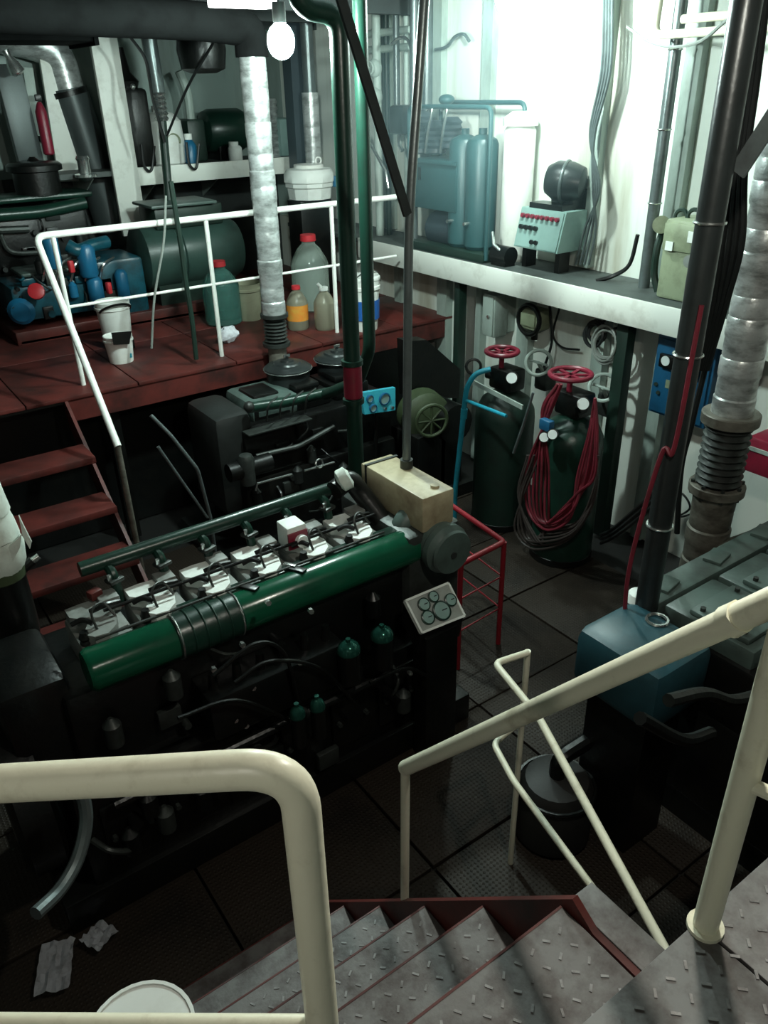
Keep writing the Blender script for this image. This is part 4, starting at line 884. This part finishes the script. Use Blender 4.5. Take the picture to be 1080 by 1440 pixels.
part('intake_pipe', MB().spline([P(95, 345, y=GY-.05), P(110, 352, y=GY-.08), P(130, 345, y=GY-.05), P(150, 340, y=GY)], .05, 12), 'blue', gs)
for k in range(5): part('injector_line', MB().spline([P(60+20*k, 395, y=GY-.05), P(66+20*k, 372, y=GY-.1), P(80+20*k, 362, y=GY-.02)], .010, 6), 'steel', gs)
xg0, xg1 = P(30, 440, y=GY).x, P(165, 440, y=GY).x
fittings(gs, xg0, xg1, 1.32, 1.72, GY, 22, ('blue', 'bluebright', 'black', 'iron'), 11)
a0, a1 = P(195, 385, y=GY+.22), P(335, 368, y=GY+.22); ar = .27
alt = part('alternator', MB().lathe([(ar*.8, 0), (ar, .03), (ar, .3), (ar*.94, .31), (ar*.94, .34), (ar, .35), (ar, a1.x-a0.x-.1), (ar*.85, a1.x-a0.x-.03), (ar*.5, a1.x-a0.x)], (a0.x, GY+.22, 1.62), (1, 0, 0), 32), 'altgreen', gs)
part('terminal_box', MB().span((a0.x+.15, GY+.05, 1.85), (a0.x+.75, GY+.42, 2.02), .02), 'greenpost', alt)
part('box_lid', MB().span((P(205, 280, y=GY+.1).x, GY+.0, 2.02), (P(298, 280, y=GY+.1).x, GY+.45, 2.045), .008), 'greygreen', alt)
part('generator_foot', MB().span((a0.x+.1, GY+.05, PZ+.08), (a0.x+.8, GY+.4, 1.45)), 'greenpost', alt)
# dark engine behind on the left
DYY = 7.15
de = thing('dark_engine', 'dark engine with a black drum air cleaner behind the blue generator', 'engine', (1.0, DYY+.2, PZ))
part('block', boxY(-40, 400, 120, 290, DYY, .5, .03), 'black', de); part('top', boxY(-40, 292, 130, 268, DYY+.05, .4, .02), 'darkgreen', de)
part('foot', MB().span((P(-40, 400, y=DYY).x, DYY, PZ), (P(110, 400, y=DYY).x, DYY+.5, PZ+.35)), 'black', de)
fittings(de, P(-10, 330, y=DYY).x, P(110, 330, y=DYY).x, 1.6, 2.0, DYY, 14, ('black', 'iron', 'darkiron'), 12)
c = P(50, 245, y=DYY+.2)
part('air_cleaner', MB().lathe([(.15, -.16), (.18, -.15), (.18, .02), (.215, .03), (.215, .07), (.19, .09), (.05, .10), (.02, .13)], c, n=28), 'black', de)
part('cross_pipe', MB().tube([P(-30, 305, y=DYY-.02), P(60, 298, y=DYY-.02), P(120, 285, y=DYY-.02)], .05, 12, .1), 'darkgreen', de)
part('lower_pipe', MB().tube([P(-20, 325, y=DYY-.04), P(40, 322, y=DYY-.04)], .03, 10), 'iron', de)
part('hose', MB().spline([P(0, 330, y=DYY-.05), P(10, 350, y=DYY-.06), P(25, 356, y=DYY-.06), P(55, 355, y=DYY-.04)], .02, 8), 'iron', de)
lt = P(118, 232, y=DYY+.1); part('light_fitting', MB().lathe([(.03, -.12), (.06, -.1), (.09, -.09), (.09, -.07), (.05, -.06), (.05, .03), (.06, .05), (.05, .07)], lt, n=16), 'steel', de)

# ================================================================== far bulkhead: frames, ducts, extinguisher
def vbar(name, lab, cat, px0, py0, px1, py1, y, w_, d, mat, z0=None, z1=None):
    a_, b_ = P(px0, py0, y=y), P(px1, py1, y=y)
    return solo(name, MB().bar(a_, b_, d, w_, (0, 1, 0), .004), mat, lab, cat)
vbar('white_column', 'white painted column left of the far shelf', 'column', 143, 45, 190, 330, 7.3, .05, .22, 'fascia')
vbar('white_column', 'white painted column behind the black drum air cleaner', 'column', 68, 60, 98, 255, 7.75, .05, .19, 'fascia')
vbar('grey_column', 'dark grey hull frame at the far left', 'column', 8, 90, 50, 255, 7.6, .08, .20, 'greyduct')
vbar('grey_column', 'slim grey hull frame beside the red extinguisher', 'column', 38, 95, 60, 250, 7.7, .06, .08, 'frame')
ed = thing('lagged_elbow_duct', 'silver topped elbow duct running down as a wide grey pipe at far left', 'duct', P(160, 320, y=7.8))
part('foil_elbow', MB().tube([P(-60, 38, y=7.8), P(40, 58, y=7.8), P(82, 75, y=7.8), P(97, 130, y=7.8)], .13, 20, .25, seg=8), 'silver', ed)
part('grey_pipe', MB().tube([P(96, 124, y=7.8), P(160, 322, y=7.8)], .155, 20), 'greyduct', ed)
part('joint_ring', MB().cyl(P(95, 126, y=7.8), P(98, 134, y=7.8), .165, None, 22), 'black', ed)
part('hanger', MB().bar(P(36, 10, y=7.75), P(44, 60, y=7.75), .02, .02), 'conduitgrey', ed)
c = P(62, 180, y=7.5)
fe = thing('fire_extinguisher', 'slim red fire extinguisher on the far left frame', 'extinguisher', c-V((0, 0, .25)))
part('cylinder', MB().lathe([(.035, -.2), (.045, -.19), (.045, .12), (.025, .17), (.015, .19)], c, n=18), 'redvalve', fe); part('valve', MB().box(c+V((0, 0, .22)), (.05, .03, .05), 0, .006), 'black', fe); part('bracket', MB().span(c+V((-.03, .05, -.1)), c+V((.03, .5, -.06))), 'frame', fe)
sb_ = P(18, 90, y=7.3); solo('wall_lamp_fitting', MB().lathe([(.03, -.08), (.06, -.06), (.05, .0), (.025, .05), (.03, .10)], sb_, (-.4, 0, 1), 14), 'steel', 'small shiny fitting at the upper left corner', 'fitting')
tr = thing('ventilation_trunk', 'large dark ventilation trunk under the deckhead at upper left', 'duct', P(60, 40, y=6.2))
a_, b_ = P(-80, 10, y=6.2), P(130, 10, y=6.2); zl_ = P(60, 58, y=6.2).z
part('trunk', MB().span((a_.x, 6.2, zl_), (b_.x, 6.75, ZC-.001), .02), 'darklag', tr); part('flange', MB().span((b_.x-.03, 6.18, zl_-.02), (b_.x, 6.77, ZC-.001)), 'darklag', tr)
# glossy drop pipe with flex, far centre-left
gl = thing('glossy_drop_pipe', 'glossy grey drop pipe with a ribbed flexible end above the white drum', 'pipe', P(236, 250, y=6.9))
part('pipe', MB().tube([P(205, 30, y=6.9), P(222, 130, y=6.9)], .06, 16), 'conduitgrey', gl)
u0, u1 = P(222, 128, y=6.9), P(228, 170, y=6.9); d_ = (u1-u0); L_ = d_.length
part('ribbed_end', MB().lathe([(.045+.012*(k % 2), L_*k/12) for k in range(13)], u0, d_, 16), 'steel', gl)
part('nozzle', MB().tube([u1, P(236, 260, y=6.9), P(238, 300, y=6.8)], .035, 10), 'greenpost', gl)
part('side_cable', MB().spline([P(180, 48, y=6.85), P(205, 85, y=6.85), P(215, 140, y=6.8), P(232, 200, y=6.8)], .012, 6), 'cable', gl)
# thin hanging pipe over deck and pale string
solo('hanging_hose', MB().spline([P(240, 255, y=5.2), P(252, 330, y=5.2), P(262, 400, y=5.2), P(270, 450, y=5.2), P(276, 505, y=5.2)], .018, 8), 'greenpost', 'dark green hose hanging across the white railing', 'hose')
solo('pale_wire', MB().spline([P(233, 275, y=5.1), P(230, 340, y=5.1), P(217, 420, y=5.1), P(213, 490, y=5.12)], .008, 6), 'cablegrey', 'thin pale wire hanging across the railing near the white tubs', 'cable')
solo('diagonal_cable', MB().spline([P(330, 0, y=6.0), P(300, 60, y=6.2), P(265, 120, y=6.5), P(235, 190, y=6.8)], .010, 6), 'cable', 'thin black cable slanting down towards the far shelf', 'cable')
c = P(283, 70, y=6.6); ds = thing('hanging_drum', 'round black housing hanging under the dark pipe over the far shelf', 'housing', c)
part('housing', MB().lathe([(.10, -.16), (.17, -.13), (.19, .0), (.17, .12), (.08, .2), (.04, .32)], c, (0, 0, 1), 22), 'black', ds); part('hanger', MB().tube([c+V((0, 0, .2)), V((c.x, c.y, ZC))], .03, 8), 'black', ds)
for k, (p, q) in enumerate((((205, 215), 'left of the white drum'), ((268, 212), 'beside the blue bottle'))):
    solo('shelf_cable', MB().spline([P(p[0]-6, p[1]-12, y=7.27), P(p[0]-2, p[1]+18, y=7.26), P(p[0]+8, p[1]+24, y=7.26), P(p[0]+12, p[1]-10, y=7.27)], .012, 7), 'cable', 'black cable looped over the far shelf lip '+q, 'cable')
for k, (py, lb) in enumerate(((50, 'upper'), (72, 'lower'))):
    a_, b_ = P(498, py, x=4.24), P(578, py, x=4.24); solo('cross_pipe', MB().tube([V((4.24, a_.y, a_.z)), V((4.24, b_.y, a_.z))], .028, 10), 'frame', lb+' short horizontal pipe between the riser pipes near the corner', 'pipe', 'cross pipes between the risers')
# items on the far shelf
SZ = 2.26
def onshelf(px, y=7.55): return P(px, 222, y=y).x
x = onshelf(232); dr = thing('white_drum', 'white plastic drum with a green mark on the far shelf', 'drum', (x, 7.55, SZ))
part('body', MB().lathe([(.16, 0), (.18, .02), (.19, .2), (.18, .36), (.12, .42), (.08, .43)], (x, 7.55, SZ), n=26), 'whiteplastic', dr); part('cap', MB().cyl((x, 7.55, SZ+.43), (x, 7.55, SZ+.48), .06), 'whiteplastic', dr)
part('green_mark', MB().torus((x+.03, 7.37, SZ+.2), (0, 1, 0), .06, .008, 14, 6, 3.0, 6.6), 'khaki', dr)
x = onshelf(265); bl = thing('blue_bottle', 'small blue bottle with a white cap on the far shelf', 'bottle', (x, 7.5, SZ))
part('body', MB().lathe([(.055, 0), (.065, .01), (.065, .15), (.04, .19), (.03, .2)], (x, 7.5, SZ), n=18), 'bluebright', bl); part('cap', MB().cyl((x, 7.5, SZ+.2), (x, 7.5, SZ+.25), .035), 'whiteplastic', bl)
x = onshelf(325); jr = thing('white_jar', 'white jar with a lid near the right end of the far shelf', 'jar', (x, 7.45, SZ))
part('body', MB().lathe([(.06, 0), (.065, .01), (.065, .11), (.05, .13)], (x, 7.45, SZ), n=18), 'whiteplastic', jr); part('lid', MB().cyl((x-.01, 7.45, SZ+.13), (x-.01, 7.45, SZ+.165), .045), 'whiteplastic', jr)
x = onshelf(305); x2_ = onshelf(352)
hz = thing('green_air_tank', 'dark green horizontal tank on the far shelf behind the white jar', 'tank', ((x+x2_)/2, 7.75, SZ))
part('shell', MB().lathe([(.08, -.05), (.17, .0), (.19, .05), (.19, x2_-x), (.16, x2_-x+.06), (.06, x2_-x+.1)], (x, 7.76, SZ+.25), (1, 0, 0), 26), 'darkgreen', hz)
for xx in (x+.1, x2_-.1): part('saddle', MB().span((xx-.03, 7.62, SZ), (xx+.03, 7.9, SZ+.12)), 'black', hz)
a_ = onshelf(172); bk = thing('black_pump_set', 'black pump assembly at the left end of the far shelf', 'pump', (a_+.1, 7.6, SZ))
part('body', MB().span((a_-.05, 7.34, SZ), (a_+.24, 7.62, SZ+.62), .04), 'black', bk); part('head', MB().lathe([(.1, 0), (.12, .05), (.06, .12), (.03, .3)], (a_+.1, 7.48, SZ+.62), n=16), 'black', bk); part('brass_tap', MB().sphere((a_+.12, 7.36, SZ+.63), .025), 'steel', bk)
x = onshelf(272, 7.8); mc = thing('dark_machine', 'dark compressor block on the far shelf between the blue bottle and green tank', 'machine', (x, 7.8, SZ))
part('body', MB().span((x-.10, 7.62, SZ), (x+.08, 7.95, SZ+.36), .03), 'greenpost', mc); part('arm', MB().tube([(x+.0, 7.75, SZ+.36), (x+.0, 7.75, SZ+.6), (x-.06, 7.75, SZ+.75)], .04, 10, .1), 'frame', mc)
x = onshelf(392, 7.6); gg = thing('grey_filter_unit', 'grey ribbed filter unit on the far shelf right of the silver pipe', 'filter', (x, 7.6, SZ))
part('ribbed_column', MB().lathe([(.07-.015*(k % 2), .03*k) for k in range(18)], (x-.05, 7.6, SZ), n=16), 'silver', gg); part('housing', MB().span((x-.02, 7.5, SZ), (x+.2, 7.8, SZ+.34), .03), 'mint', gg)
c = P(439, 190, y=6.9)
gq_ = thing('grey_standpipe', 'pale grey standpipe behind the lidded container', 'pipe', (c.x, 6.9, PZ))
part('upper_pipe', MB().cyl((c.x, 6.9, P(439, 130, y=6.9).z), (c.x, 6.9, ZC), .055), 'conduitgrey', gq_); part('sleeve', MB().cyl((c.x, 6.9, PZ), (c.x, 6.9, P(439, 130, y=6.9).z), .075), 'silver', gq_)
c = P(462, 150, y=6.6); solo('dark_column', MB().span((c.x-.12, 7.0, PZ), (c.x+.12, 7.15, ZC)), 'bluecol', 'dark blue-grey column behind the green risers', 'column')

# ================================================================== objects standing on the platform
def bucket(lab, px, py, y, r, h, mat, z=PZ, lid=True, grp=None, handle=True):
    c = P(px, py, y=y); t = thing('bucket', lab, 'bucket', (c.x, y, z), grp)
    part('pail', MB().lathe([(r*.82, 0), (r*.84, .01), (r*.97, h*.78), (r*1.05, h*.80), (r*1.05, h*.86), (r, h*.87), (r*1.02, h), (r*.96, h), (r*.80, .02)], (c.x, y, z), n=26), mat, t)
    if lid: part('lid', MB().lathe([(r*1.04, h*.97), (r*1.06, h), (r*1.04, h*1.03), (r*.9, h*1.035)], (c.x, y, z), n=26), mat, t)
    if handle: part('handle', MB().torus((c.x, y-r*.25, z+h*.85), (0, 1, .5), r*1.05, .006, 20, 6, 3.3, 6.1), 'steel', t)
    return t, c
BYY = 5.42
q = P(170, 508, z=PZ)
t, c = bucket('white paint tub, lower of the two at the top of the platform stairs', 170, 500, q.y, .10, .19, 'whiteplastic', lid=False, handle=False)
part('teal_mark', MB().box((c.x+.045, q.y-.075, PZ+.05), (.02, .006, .03)), 'cyanpanel', t)
t2, c2 = bucket('white paint tub with black handle, upper of the two behind the railing', 165, 470, q.y+.35, .125, .26, 'whiteplastic', z=PZ, lid=False, handle=False)
t2.location.z = P(165, 472, y=q.y+.35).z
part('rim_handle', MB().torus((c2.x, q.y+.30, PZ+.20), (0, .6, 1), .112, .009, 20, 6, 3.14, 6.28), 'black', t2)
zs = t2.location.z
solo('tub_stand', MB().span((c2.x-.09, q.y+.26, PZ), (c2.x+.09, q.y+.44, zs-.001), .005), 'black', 'low black block under the upper white tub', 'block')
part('black_patch', MB().prism([P(157, 468, y=q.y-.13), P(185, 466, y=q.y-.13), P(182, 484, y=q.y-.13), P(160, 485, y=q.y-.13)], (0, .01, 0)), 'black', t)
# drinks bottle with orange label
def bottle_thing(name, lab, px, py, r, h, mat, capmat, label=None, catn='bottle', y=None):
    q = P(px, py, z=PZ) if y is None else V((P(px, py, y=y).x, y, PZ))
    t = thing(name, lab, catn, (q.x, q.y, PZ))
    part('body', MB().lathe([(r*.9, 0), (r, .015), (r, h*.62), (r*.92, h*.68), (r*.6, h*.82), (r*.36, h*.88), (r*.34, h*.93)], (q.x, q.y, PZ), n=24), mat, t)
    part('cap', MB().cyl((q.x, q.y, PZ+h*.92), (q.x, q.y, PZ+h), r*.42, r*.40, 18), capmat, t)
    if label: part('label_band', MB().lathe([(r*1.012, h*.22), (r*1.015, h*.58)], (q.x, q.y, PZ), n=24, cap=False), label, t)
    return t
bottle_thing('oil_bottle', 'clear bottle with an orange label and red cap on the platform', 420, 462, .085, .34, 'oilbottle', 'redcap', 'orange')
t = bottle_thing('oil_jug', 'cloudy jug with a pale cap beside the orange-labelled bottle', 458, 462, .085, .33, 'oilbottle', 'whiteplastic')
q = t.location; part('spout', MB().tube([q+V((0, 0, .31)), q+V((-.05, 0, .36))], .012, 8), 'whiteplastic', t)
bottle_thing('water_jug', 'large clear water bottle with a red cap under the lidded container', 436, 385, .16, .62, 'bottle', 'redcap', None, 'bottle', 6.05)
t = bottle_thing('green_demijohn', 'big green glass jar with a red cap next to the alternator', 313, 430, .15, .50, 'greenglass', 'redcap', None, 'jar', 6.1)
q = P(512, 462, z=PZ)
t, c = bucket('tall white bucket with a blue label behind the green risers', 512, 462, q.y, .13, .40, 'whiteplastic')
part('blue_label', MB().lathe([(.125, .09), (.129, .24)], (c.x, q.y, PZ), n=26, cap=False), 'bluelabel', t)
q = P(352, 445, z=PZ+.02); t, c = bucket('cream plastic pail between the green jar and the silver pipe', 352, 445, q.y, .11, .30, 'cream', lid=False, handle=False)
rg_ = MB(); c = P(322, 478, z=PZ+.02)
rg_.sphere(c+V((0, 0, .045)), .075, (1.2, .7, .75), 14, 9); rg_.jitter(.010); solo('white_rag', rg_, 'cloth', 'crumpled white rag on the red platform deck by the railing post', 'rag')
solo('red_rag', MB().sphere(P(340, 432, z=PZ+.03), .05, (1, .8, .7), 10, 7).jitter(.008), 'redcap', 'small red rag at the foot of the cream pail', 'rag')
# lidded translucent container on stand
c = P(436, 270, y=6.5)
lc = thing('ribbed_container', 'pale ribbed round container with a lid ring behind the railing', 'container', (c.x, 6.5, PZ))
zc = c.z
part('tub', MB().lathe([(.12, 0), (.19, .01), (.20, .10), (.215, .11), (.215, .14)], (c.x, 6.5, zc-.06), n=10), 'lightgrey', lc)
part('shoulder', MB().lathe([(.215, .08), (.225, .09), (.225, .15), (.20, .19), (.13, .20)], (c.x, 6.5, zc), n=10), 'lightgrey', lc)
part('lid', MB().lathe([(.13, .19), (.13, .225), (.10, .23), (.02, .235)], (c.x, 6.5, zc), n=20), 'whiteplastic', lc)
part('lid_ring', MB().torus((c.x+.09, 6.48, zc+.25), (0, 1, 0), .028, .008, 16, 6), 'whiteplastic', lc)
part('stand', MB().span((c.x-.16, 6.40, PZ), (c.x+.16, 6.64, zc-.06), .01), 'black', lc)
part('blue_tap', MB().box((c.x+.21, 6.4, zc+.08), (.08, .06, .09), 0, .01), 'bluebright', lc)

# ================================================================== left foreground
c = P(-30, 700, y=2.95)
wp = thing('wrapped_exhaust', 'white cloth wrapped pipe with loose torn ends at the left edge', 'exhaust pipe', (c.x, 2.95, 1.0))
zt_, zb_ = P(4, 650, y=2.95).z, P(4, 800, y=2.95).z
part('cloth_wrap', MB().lathe([(.04, 0), (.07, .01), (.085, .05), (.082, .08), (.095, .085), (.092, .15), (.105, .155), (.11, .22), (.10, .30), (.10, zt_-zb_+.01)][::1] if False else [(.085, zb_), (.105, zb_+.04), (.108, zb_+.10), (.10, zb_+.14), (.104, zb_+.145), (.095, zb_+.20), (.088, zb_+.24), (.093, zb_+.245), (.086, zb_+.30), (.080, zb_+.36), (.055, zt_+.02), (.03, zt_+.03)], (c.x, 2.95, 0), n=22).jitter(.003), 'whitewrap', wp)
part('stub_pipe', MB().tube([(c.x, 2.95, zb_+.05), (c.x, 2.95, .9), (c.x-.2, 2.95, .8)], .085, 18, .1), 'black', wp)
part('olive_sleeve', MB().lathe([(.088, zb_-.03), (.092, zb_-.025), (.092, zb_+.03)], (c.x, 2.95, 0), n=20), 'olive', wp)
f0 = P(22, 765, y=2.855); part('torn_flap', MB().prism([P(12, 770, y=2.855), P(30, 752, y=2.85), P(28, 770, y=2.85), P(18, 790, y=2.85)], (.004, .008, 0)), 'whitewrap', wp)
part('torn_flap', MB().prism([P(26, 725, y=2.855), P(32, 738, y=2.85), P(44, 762, y=2.85), P(42, 772, y=2.85), P(32, 755, y=2.85)], (.004, .008, 0)), 'whitewrap', wp)
c = P(46, 788, y=2.93); part('bright_union', MB().cyl(c-V((.02, 0, .008)), c+V((.025, 0, .010)), .014, None, 14), 'steel', wp); part('union_arm', MB().tube([c, c+V((-.09, .0, -.05)), c+V((-.1, 0, -.2))], .02, 10, .03), 'black', wp)
solo('paper_scrap', MB().prism([P(-12, 935, z=1.02), P(8, 930, z=1.02), P(16, 950, z=1.02), P(-12, 958, z=1.02)], (0, 0, .012)), 'cloth', 'white scrap lying on the engine end at the left edge', 'rag')
solo('steel_bar', MB().tube([P(464, 1108, z=.02), P(512, 1066, z=.02)], .010, 8), 'steel', 'short bright steel rod on the dark floor below the main engine', 'rod')
solo('steel_bar', MB().tube([P(2, 1034, z=.55), P(48, 1018, z=.56)], .008, 8), 'steel', 'bright steel edge strip low on the engine at the left edge', 'rod')
solo('grey_hose', MB().spline([P(112, 1100, y=2.08), P(121, 1150, y=2.04), P(110, 1205, y=1.98), P(85, 1250, y=1.92), P(50, 1285, y=1.86)], .022, 10), 'conduitgrey', 'grey hose curving down in the dark under the thick rail', 'hose')
def rag(px, py, sx, sy, lab, rz):  # thin crumpled pale sheet lying on the floor
    c = P(px, py, z=.03); mb = MB(); n = 9
    g = [[None]*n for _ in range(n)]
    for i in range(n):
        for j in range(n):
            u, v_ = (i/(n-1)-.5)*sx, (j/(n-1)-.5)*sy
            g[i][j] = mb.bm.verts.new(c + V((u*math.cos(rz)-v_*math.sin(rz), u*math.sin(rz)+v_*math.cos(rz), random.uniform(0, .025))))
    for i in range(n-1):
        for j in range(n-1): mb.bm.faces.new((g[i][j], g[i+1][j], g[i+1][j+1], g[i][j+1]))
    r_ = bmesh.ops.solidify(mb.bm, geom=mb.bm.faces[:], thickness=.006)
    return solo('floor_sheet', mb, 'cloth', lab, 'rag')
rag(78, 1360, .12, .20, 'larger crumpled pale sheet on the dark floor at lower left', -.4)
rag(140, 1318, .10, .10, 'smaller crumpled pale sheet on the dark floor at lower left', .5)
c = P(196, 1455, z=.9)
bkt = thing('bucket', 'pale plastic bucket at the bottom edge left of the stairs', 'bucket', (c.x, c.y, 0))
r = .125
part('pail', MB().lathe([(r*.85, .55), (r*.86, .56), (r*.98, .86), (r*1.04, .87), (r*1.04, .90), (r*.97, .90), (r*.94, .87), (r*.83, .57)], (c.x, c.y, 0), n=30), 'whiteplastic', bkt)
part('lid', MB().cyl((c.x, c.y, .88), (c.x, c.y, .895), r*.96, None, 30), 'whiteplastic', bkt)
solo('black_locker', MB().span((c.x-.2, c.y-.2, 0), (c.x+.11, c.y+.2, .55), .01), 'black', 'black steel locker carrying the pale bucket', 'locker')

# ================================================================== lamps
c = P(395, 58, d=3.6)
lb = thing('hanging_bulb', 'bright bare lamp bulb glaring at the top beside the silver pipe', 'lamp', c)
part('bulb', MB().sphere(c, .062, (1, 1, 1.2), 18, 12), 'bulb', lb); part('socket', MB().cyl(c+V((0, 0, .07)), c+V((0, 0, .15)), .03), 'black', lb); part('cord', MB().tube([c+V((0, 0, .15)), V((c.x, c.y, ZC))], .006, 6), 'cable', lb)
c = V((3.60, 3.85, 3.27))
lb = thing('hanging_bulb', 'bright lamp above the bulkhead shelf over the teal compressor', 'lamp', c)
part('bulb', MB().sphere(c, .06, (1, 1, 1.25), 18, 12), 'bulb2', lb); part('socket', MB().cyl(c+V((0, 0, .06)), c+V((0, 0, .12)), .03), 'black', lb); part('cord', MB().tube([c+V((0, 0, .12)), V((c.x, c.y, ZC))], .006, 6), 'cable', lb)
c = V((1.27, .72, 3.1))
lb = thing('hanging_bulb', 'dimmer lamp above the head of the stairs', 'lamp', c)
part('bulb', MB().sphere(c, .03, (1, 1, 1.25), 18, 12), 'bulb3', lb); part('socket', MB().cyl(c+V((0, 0, .06)), c+V((0, 0, .12)), .03), 'black', lb); part('cord', MB().tube([c+V((0, 0, .12)), V((c.x, c.y, ZC))], .006, 6), 'cable', lb)
c = V((-.95, -.1, 3.2))
lb = thing('hanging_bulb', 'lamp hanging behind the near guard rail to the left of the stairs', 'lamp', c)
part('bulb', MB().sphere(c, .05, (1, 1, 1.25), 18, 12), 'bulb4', lb); part('socket', MB().cyl(c+V((0, 0, .06)), c+V((0, 0, .12)), .03), 'black', lb); part('cord', MB().tube([c+V((0, 0, .12)), V((c.x, c.y, ZC))], .006, 6), 'cable', lb)
c = P(345, 3, y=4.4)
ft_ = thing('fluorescent_fixture', 'white fluorescent ceiling fixture at the top edge', 'lamp', c)
part('diffuser', MB().span((c.x-.16, 4.38, c.z-.02), (c.x+.18, 4.52, c.z+.03), .006), 'tube', ft_); part('housing', MB().span((c.x-.19, 4.36, c.z+.03), (c.x+.21, 4.54, c.z+.09), .006), 'frame', ft_)
for dx in (-.12, .12): part('hanger', MB().tube([V((c.x+dx, 4.45, c.z+.09)), V((c.x+dx, 4.45, ZC))], .01, 6), 'black', ft_)
# ================================================================== haze in the air under the bulkhead lamp
hz_m = bpy.data.materials.new('engine_room_haze'); hz_m.use_nodes = True
N = hz_m.node_tree.nodes; L = hz_m.node_tree.links; N.clear(); vo = N.new('ShaderNodeVolumeScatter'); ou = N.new('ShaderNodeOutputMaterial'); L.new(vo.outputs[0], ou.inputs['Volume'])
tc = N.new('ShaderNodeTexCoord'); mp = N.new('ShaderNodeMapping'); mp.inputs['Location'].default_value = (-1, -1, -1); mp.inputs['Scale'].default_value = (2, 2, 2); L.new(tc.outputs['Generated'], mp.inputs[0])
gd = N.new('ShaderNodeTexGradient'); gd.gradient_type = 'SPHERICAL'; L.new(mp.outputs[0], gd.inputs[0])
mu = N.new('ShaderNodeMath'); mu.operation = 'MULTIPLY'; mu.inputs[1].default_value = .17; L.new(gd.outputs['Fac'], mu.inputs[0]); L.new(mu.outputs[0], vo.inputs['Density'])
vo.inputs['Color'].default_value = (.62, .92, 1, 1); vo.inputs['Anisotropy'].default_value = .2
M['haze'] = hz_m
solo('haze', MB().sphere((3.55, 4.55, 2.55), 1, (.86, 1.9, .84), 24, 14), 'haze', 'bluish haze under the bright lamp around the teal compressor', 'haze', None, 'stuff')
